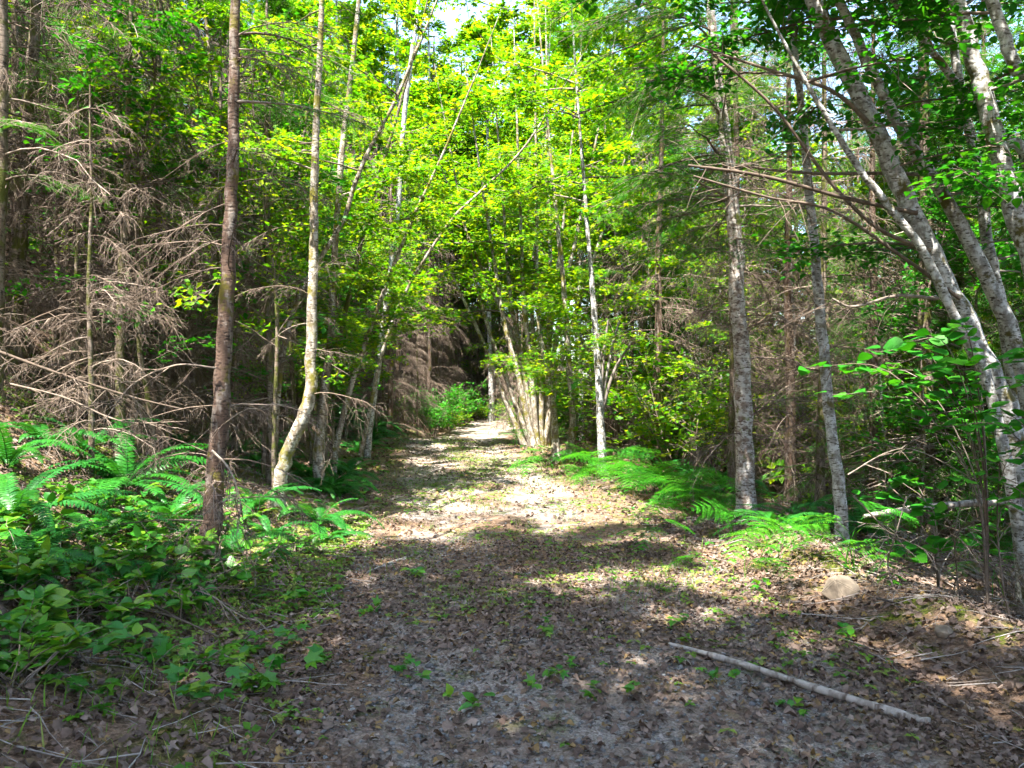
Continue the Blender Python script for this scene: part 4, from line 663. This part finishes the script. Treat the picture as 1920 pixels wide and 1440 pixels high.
# ------------------------------------------------------------------ rock, fallen pole, logs, sticks
def rock_mesh(name, sx, sy, sz, mat, seed, n=4):
    import bmesh
    bm = bmesh.new(); bmesh.ops.create_icosphere(bm, subdivisions=n, radius=1.0); r2 = np.random.default_rng(seed); pl = norm(r2.normal(0, 1, (12, 3))); dd = r2.uniform(0.5, 0.85, 12)
    for v in bm.verts:
        p = np.array(v.co); p = p / np.linalg.norm(p)
        for a, b in zip(pl, dd):
            e = p @ a - b
            if e > 0: p = p - a * e * 0.98
        p = p * (1 + 0.012 * r2.normal()); v.co = (p[0] * sx, p[1] * sy, p[2] * sz)
    me = bpy.data.meshes.new(name); bm.to_mesh(me); bm.free(); me.materials.append(mat); return me
def hull_rock(name, sx, sy, sz, mat, seed, n=15):
    import bmesh
    r2 = np.random.default_rng(seed); q_ = norm(r2.normal(0, 1, (n, 3))) * [sx, sy, sz]; bm = bmesh.new(); vs_ = [bm.verts.new(c) for c in q_]; bmesh.ops.convex_hull(bm, input=vs_); bmesh.ops.delete(bm, geom=[v for v in bm.verts if not v.link_faces], context='VERTS')
    bmesh.ops.bevel(bm, geom=list(bm.edges), offset=0.006, segments=2, affect='EDGES'); me = bpy.data.meshes.new(name); bm.to_mesh(me); bm.free(); me.materials.append(mat); return me
p = gp(1575, 1120); o = link('rock', hull_rock('rock', 0.135, 0.12, 0.095, M_ROCK, 4), None, p + [0, 0, 0.05], (0.1, -0.2, 0.4)); tag(o, 'angular tan sandstone rock on the leaf litter at right', 'rock')
p = gp(1770, 1190); o = link('rock', rock_mesh('rock', 0.07, 0.05, 0.045, M_ROCK, 8, 3), None, p + [0, 0, 0.01], (0.1, 0.2, 1.5)); tag(o, 'small brown stone among twigs near the right edge', 'rock')
def pole(name, label, pts, r0, r1, mat, cat='branch', S=9, n=26, twigs=0, tl=0.3, tm=None):
    P = spline(np.array(pts), n); b = P[0].copy(); P = P - b; R = np.linspace(r0, r1, n) * (1 + 0.10 * rng.normal(0, 1, n)); lm = 1 + 0.06 * rng.normal(0, 1, (1, n, S)); v, q = tubes(P[None], R[None], S, lm); g = Geo().add(v, q, 0.5)
    for e, c in ((0, 0), (n - 1, n - 1)): g.add(np.vstack([v[c * S:(c + 1) * S], v[c * S:(c + 1) * S].mean(0)]), np.array([(k, (k + 1) % S, S) for k in range(S)]), 0.5)
    if twigs:
        t = thing(name, label, cat, b); link('stem', g.mesh('stem', mat, True), t)
        tt = U(0.1, 1, (1, twigs)); p, tg = along(P[None], tt); p, tg = p[0], tg[0]
        for k in range(twigs):
            d = tg[k:k + 1] * 0.6 + rng.normal(0, 0.55, (1, 3)); Q = arcs(p[k:k + 1], d, np.array([tl * U(0.4, 1.1)]), 6, 0.2, 0.08); v, q = tubes(Q, taper(1, 6, 0.0042, 0.0015), 4); gg = Geo().add(v, q, U())
            m = 5; pq, tq = along(Q, U(0.2, 1, (1, m))); v, q = tubes(arcs(pq[0], tq[0] + rng.normal(0, 0.6, (m, 3)), np.full(m, tl * 0.35), 4, 0.2, 0.08), taper(m, 4, 0.0025, 0.0012), 3); gg.add(v, q, U()); link('twig', gg.mesh('twig', tm or M_GREYTWIG), t)
        return t
    return tag(link(name, g.mesh(name, mat, True), None, b), label, cat)
a = gp(1255, 1213); b = gp(1722, 1360); m_ = (a + b) / 2; m_[2] = float(H(m_[0], m_[1]))
o = pole('fallen_pole', 'long bleached fallen pole lying across the lower right of the track', [a + [0, 0, 0.014], a * 0.66 + b * 0.34 + [0, 0.02, 0.022], a * 0.33 + b * 0.67 + [0, -0.01, 0.024], b + [0, 0, 0.022], b + (b - a) * 0.03 + [0, 0, 0.02]], 0.012, 0.024, M_LOG)
k1 = o.location.copy()
pole('fallen_log', 'bleached log lying level through the bushes at the right edge', [at(1620, 968, 6.6), at(1700, 955, 6.7), at(1800, 945, 6.8), at(1960, 935, 6.9)], 0.020, 0.034, M_LOG, 'log')
pole('fallen_branch', 'long thin dead branch sloping down across the left bank', [at(-40, 645, 6.6), at(110, 700, 6.6), at(240, 742, 6.5), at(345, 768, 6.4)], 0.014, 0.005, M_BRANCH, twigs=9, tl=0.4, tm=M_TWIG)
pole('fallen_branch', 'second dead branch with many twigs just under the long sloping one', [at(20, 720, 6.3), at(120, 745, 6.3), at(230, 790, 6.2), at(350, 790, 6.1)], 0.009, 0.003, M_BRANCH, twigs=11, tl=0.35, tm=M_TWIG)
pole('fallen_branch', 'arched grey dead branch hanging from the reddish fir across the fern', [at(405, 690, 5.6), at(330, 685, 5.5), at(250, 720, 5.4), at(195, 790, 5.3)], 0.008, 0.003, M_BRANCH, twigs=13, tl=0.35, tm=M_TWIG)
pole('fallen_branch', 'grey dead branch drooping right from the foot of the reddish fir', [at(398, 845, 5.5), at(430, 880, 5.3), at(450, 940, 5.2), at(445, 1000, 5.1)], 0.008, 0.003, M_BRANCH, twigs=13, tl=0.32, tm=M_TWIG)
pole('fallen_branch', 'thin dead stick lying on the track at the shade edge', [gp(690, 1075) + [0, 0, 0.01], gp(760, 1050) + [0, 0, 0.02], gp(830, 1032) + [0, 0, 0.015], gp(900, 1030) + [0, 0, 0.01]], 0.010, 0.003, M_LOG, twigs=5, tl=0.25)
pole('fallen_branch', 'dark stick lying at the left of the track', [gp(640, 1132) + [0, 0, 0.01], gp(690, 1118) + [0, 0, 0.02], gp(745, 1098) + [0, 0, 0.01]], 0.010, 0.004, M_FIRDARK)
for lab, pts, y in (('bent bare twig rising from the brush at right', [(1690, 1150), (1665, 1060), (1680, 1000), (1700, 930)], 5.2), ('arched dead branch through the bushes at right', [(1590, 890), (1660, 850), (1720, 845), (1830, 900)], 6.4), ('dark thin branch sloping down across the right brush', [(1600, 930), (1680, 1010), (1760, 1060), (1850, 1140)], 5.4), ('long grey branch rising right through the brush', [(1720, 1040), (1790, 1000), (1850, 960), (1940, 900)], 5.6), ('upright dead grey twig at lower right', [(1800, 1165), (1795, 1080), (1790, 1010), (1800, 950)], 5.0), ('brushwood stick leaning at the right edge', [(1900, 1190), (1880, 1090), (1870, 980), (1875, 860)], 4.9), ('slanting dead stem in brush left of the hazel', [(1650, 1080), (1720, 1060), (1800, 1050), (1900, 1060)], 5.2), ('dead stem lying against the berm at lower right', [(1640, 1120), (1710, 1140), (1780, 1170), (1850, 1230)], 4.7)):
    pole('dead_brush', lab, [at(a_, b_, y + U(-0.25, 0.25)) for a_, b_ in pts], 0.007, 0.003, M_BRANCH, 'brushwood', twigs=9, tl=0.34, tm=M_BRANCH)
for k, (a_, b_) in enumerate(((330, 1125), (250, 1170), (420, 1110), (480, 1090), (290, 1190), (520, 1060), (380, 1150))):
    p = gp(a_, b_); d = U(0, 6.28); e = np.array([math.cos(d), math.sin(d) * 0.5, 0]) * 0.35; f = lambda w: np.array(onground(*(p + w)[:2])) + [0, 0, 0.05]
    pole('dead_brush', ['tangle of dead twigs under the reddish fir', 'dead twigs lying among shrubs on the left bank', 'dead twigs right at the reddish fir base', 'dead twigs between fir base and track', 'forked dead twig on the mossy left slope', 'dead twigs below the crooked pale trunk', 'pale dead twigs down slope of the reddish fir'][k], [f(-e), f(-e * 0.3) + [0, 0, 0.06], f(e * 0.4) + [0, 0, 0.08], f(e)], 0.006, 0.003, M_BRANCH, 'brushwood', twigs=12, tl=0.36, tm=M_TWIG)

# ------------------------------------------------------------------ pieces lying on the ground
def ground_frames(n, x, y, tilt):
    e = 0.03; nx = -(H(x + e, y) - H(x - e, y)) / (2 * e); ny = -(H(x, y + e) - H(x, y - e)) / (2 * e); up = norm(np.stack([nx, ny, np.ones(n)], -1) * 0.8 + rng.normal(0, tilt, (n, 3))); a = U(0, 6.28, n); return basis(np.stack([np.cos(a), np.sin(a), np.zeros(n)], -1), up)
def curl(tpl, c, w):
    v = tpl[0].copy(); v[:, 2] += c * v[:, 1] ** 2 + w * np.sin(v[:, 0] * 5) * 0.12; return v, tpl[1]
FL = [curl(MAP, 0.9, 0.8), curl(MAP, -0.7, 1.0), curl(OVA, 2.2, 0.5), curl(OVA, -1.6, 1.2), curl(tpl_maple(3, 0.2), 1.2, 0.6), curl(tpl_maple(7, 0.1), 0.5, 1.2)]
FLM = [leafmesh(t_, M_LITTER, 'fallen_leaf') for t_ in FL]
def sample(n, x0, x1, y0, y1, pw=1.0): y = y0 + (y1 - y0) * U(0, 1, n) ** pw; return U(x0, x1, n), y
def view(x, y, m=0.08): return np.abs(x) < y * (960 / F + m) + 0.3
PY = lambda y: y
# nearest fallen leaves and pebbles of the track, one object each
def singles(n, nm, fn):
    c = 0
    while c < n:
        y = 2.3 + 2.9 * U() ** 1.2; x = float(xc(y)) + U(-1.45, 1.45)
        if abs(x) > y * 0.68: continue
        fn(x, y); c += 1
def one_leaf(x, y):
    B = ground_frames(1, np.array([x]), np.array([y]), 0.22)[0]; link('fallen_leaf', FLM[rng.integers(len(FLM))], road, (x, y, float(H(x, y)) + 0.018), euler(B), U(0.04, 0.075))
singles(290, 'fallen_leaf', one_leaf)
PB = [rock_mesh('pebble', 1.0, U(0.6, 0.9), U(0.4, 0.6), M_STONE, 20 + k, 1) for k in range(6)]
for me_ in PB: me_.polygons.foreach_set('use_smooth', np.ones(len(me_.polygons), bool))
def one_peb(x, y): s = 0.011 + 0.024 * U() ** 2.2; link('pebble', PB[rng.integers(6)], road, (x, y, float(H(x, y)) + 0.004 + s * 0.22), (rng.normal(0, 0.2), rng.normal(0, 0.2), U(0, 6.28)), s)
singles(280, 'pebble', one_peb)
def litter(name, parent, n, x0, x1, y0, y1, size, inroad, mat=M_LITTER, tpls=FL, dz=0.012, tilt=0.28, pw=1.0, mask=None, label=None, cat=None):
    g = Geo(); x, y = sample(n, x0, x1, y0, y1, pw); k = view(x, y); u = np.abs(x - xc(y)); k &= (u < 1.5) if inroad is True else ((u > 1.45) if inroad is False else True)
    if mask is not None: k &= mask(x, y)
    x, y = x[k], y[k]; w = rng.integers(0, len(tpls), len(x))
    for j, tp in enumerate(tpls):
        s = w == j; m = int(s.sum())
        if not m: continue
        B = ground_frames(m, x[s], y[s], tilt); v, f, nv = stamp(*tp, np.stack([x[s], y[s], H(x[s], y[s]) + dz + U(0, 0.014, m)], -1), B, size * U(0.5, 1.35, m)); g.add(v, f, np.repeat(U(0, 1, m), nv))
    o = link(name, g.mesh(name, mat), parent); tag(o, kind='stuff')
    if label: tag(o, label, cat)
    return o
thick = lambda x, y: U(0, 1, len(x)) < np.clip(0.35 + 1.9 * vnoise(x, y, 0.7) + 0.9 * vnoise(x, y, 0.25) + 0.25 * sstep(0.4, 1.4, np.abs(x - xc(y))), 0.38, 1)
litter('leaf_litter', road, 60000, -3, 4, 2.0, 7.5, 0.036, True, mask=thick)
litter('leaf_litter', road, 19000, -4, 3, 7.0, 22, 0.048, True, mask=thick)
litter('leaf_litter', floor, 56000, -6.5, 6.5, 2.0, 9, 0.045, False)
litter('leaf_litter', floor, 9000, -9, 9, 8.0, 20, 0.085, False)
peb = [(np.array([v.co[:] for v in m_.vertices]), np.array([p_.vertices[:] for p_ in m_.polygons])) for m_ in PB]
pm = lambda x, y: U(0, 1, len(x)) < np.clip(0.45 - 1.6 * vnoise(x, y, 0.7) + 0.5 * vnoise(x, y, 0.3), 0.05, 1)
litter('gravel', road, 26000, -3, 4, 2.0, 8, 0.013, True, M_STONE, peb, 0.004, 0.15, mask=pm)
litter('gravel', road, 3500, -4, 3, 8, 22, 0.020, True, M_STONE, peb, 0.004, 0.15, mask=pm)
# small weeds, moss and grass
CLV = (np.concatenate([DIA[0] * [0.8, 0.9, 1] @ np.array([[math.cos(a), math.sin(a), 0], [-math.sin(a), math.cos(a), 0], [0, 0, 1]]) + [0, 0, 0.5] for a in (0, 2.1, 4.2)]), np.concatenate([DIA[1] + 4 * k for k in range(3)]))
weedy = lambda x, y: U(0, 1, len(x)) < np.clip(0.2 + 2.4 * vnoise(x + 5, y, 0.9) + 0.5 * sstep(0.5, 0.1, np.abs(x - xc(y))) * sstep(6, 9, y) + 0.35 * sstep(1.1, 1.6, np.abs(x - xc(y))) * sstep(5, 8, y), 0.02, 1)
litter('weeds', road, 17000, -4, 4, 3, 22, 0.045, True, M_GRASS, [CLV], 0.0, 0.15, mask=weedy)
cover = lambda x, y: U(0, 1, len(x)) < np.clip(0.45 + 2.2 * vnoise(x + 2, y, 0.8), 0.03, 1) * np.where(x > xc(y), sstep(6.5, 9, y), 1.0)
litter('ground_cover', floor, 26000, -6.5, 0, 2.0, 9, 0.045, False, M_GRASS, [CLV], 0.0, 0.3, mask=cover)
litter('ground_cover', floor, 12000, -8, 8, 7, 22, 0.06, False, M_SHRUB, [CLV, OVA], 0.02, 0.3, mask=cover)
BLD = (np.array([(0, 0.028, 0), (0, -0.028, 0), (0.12, 0.02, 0.55), (0.12, -0.02, 0.55), (0.5, 0, 0.95)]), np.array([(0, 1, 3), (0, 3, 2), (2, 3, 4)]))
grassy = lambda x, y: U(0, 1, len(x)) < np.clip(-0.05 + 3.0 * vnoise(x + 11, y, 0.6), 0, 1)
litter('grass', floor, 22000, -6, 5, 2.2, 14, 0.10, False, M_GRASS, [BLD], 0.0, 0.25, mask=lambda x, y: grassy(x, y) & ((x < xc(y)) | (y > 7)))
litter('grass', road, 42000, -4, 4, 5.0, 23, 0.075, True, M_GRASS, [BLD], 0.0, 0.25, mask=lambda x, y: U(0, 1, len(x)) < np.clip(-0.15 + 2.6 * vnoise(x + 11, y, 0.5) + 0.5 * sstep(0.5, 0.1, np.abs(x - xc(y))) * sstep(6, 9, y) + 0.6 * sstep(1.0, 1.5, np.abs(x - xc(y))), 0, 1))
litter('moss', floor, 110000, -6, 0.5, 2.0, 10, 0.030, False, M_MOSS, [BLD], -0.004, 0.3, mask=lambda x, y: vnoise(x - 4, y, 0.9) + 0.4 * vnoise(x, y, 0.25) > 0.06)
# needles and twigs strewn about
def twiglitter(parent, n, x0, x1, y0, y1, inroad, L=0.16):
    x, y = sample(n, x0, x1, y0, y1); k = view(x, y); u = np.abs(x - xc(y)); k &= (u < 1.5) if inroad else (u > 1.4); x, y = x[k], y[k]; n = len(x); a = U(0, 6.28, n); l = L * U(0.3, 1.6, n); t = np.linspace(-0.5, 0.5, 4)
    X = x[:, None] + np.cos(a)[:, None] * l[:, None] * t + rng.normal(0, 0.006, (n, 4)); Y = y[:, None] + np.sin(a)[:, None] * l[:, None] * t + rng.normal(0, 0.006, (n, 4)); P = np.stack([X, Y, H(X, Y) + 0.012 + U(0, 0.03, (n, 1))], -1); v, q = tubes(P, taper(n, 4, U(0.0018, 0.0045, n), 0.0012), 3); o = link('twig_litter', Geo().add(v, q, np.repeat(U(0, 1, n), 12)).mesh('twig_litter', M_GREYTWIG), parent); tag(o, kind='stuff')
twiglitter(road, 260, -3, 4, 2, 9, True); twiglitter(floor, 5200, -6, 6, 2, 12, False, 0.26)
print('TRIS', sum(len(m.loop_triangles) if m.calc_loop_triangles() is None else 0 for m in bpy.data.meshes))
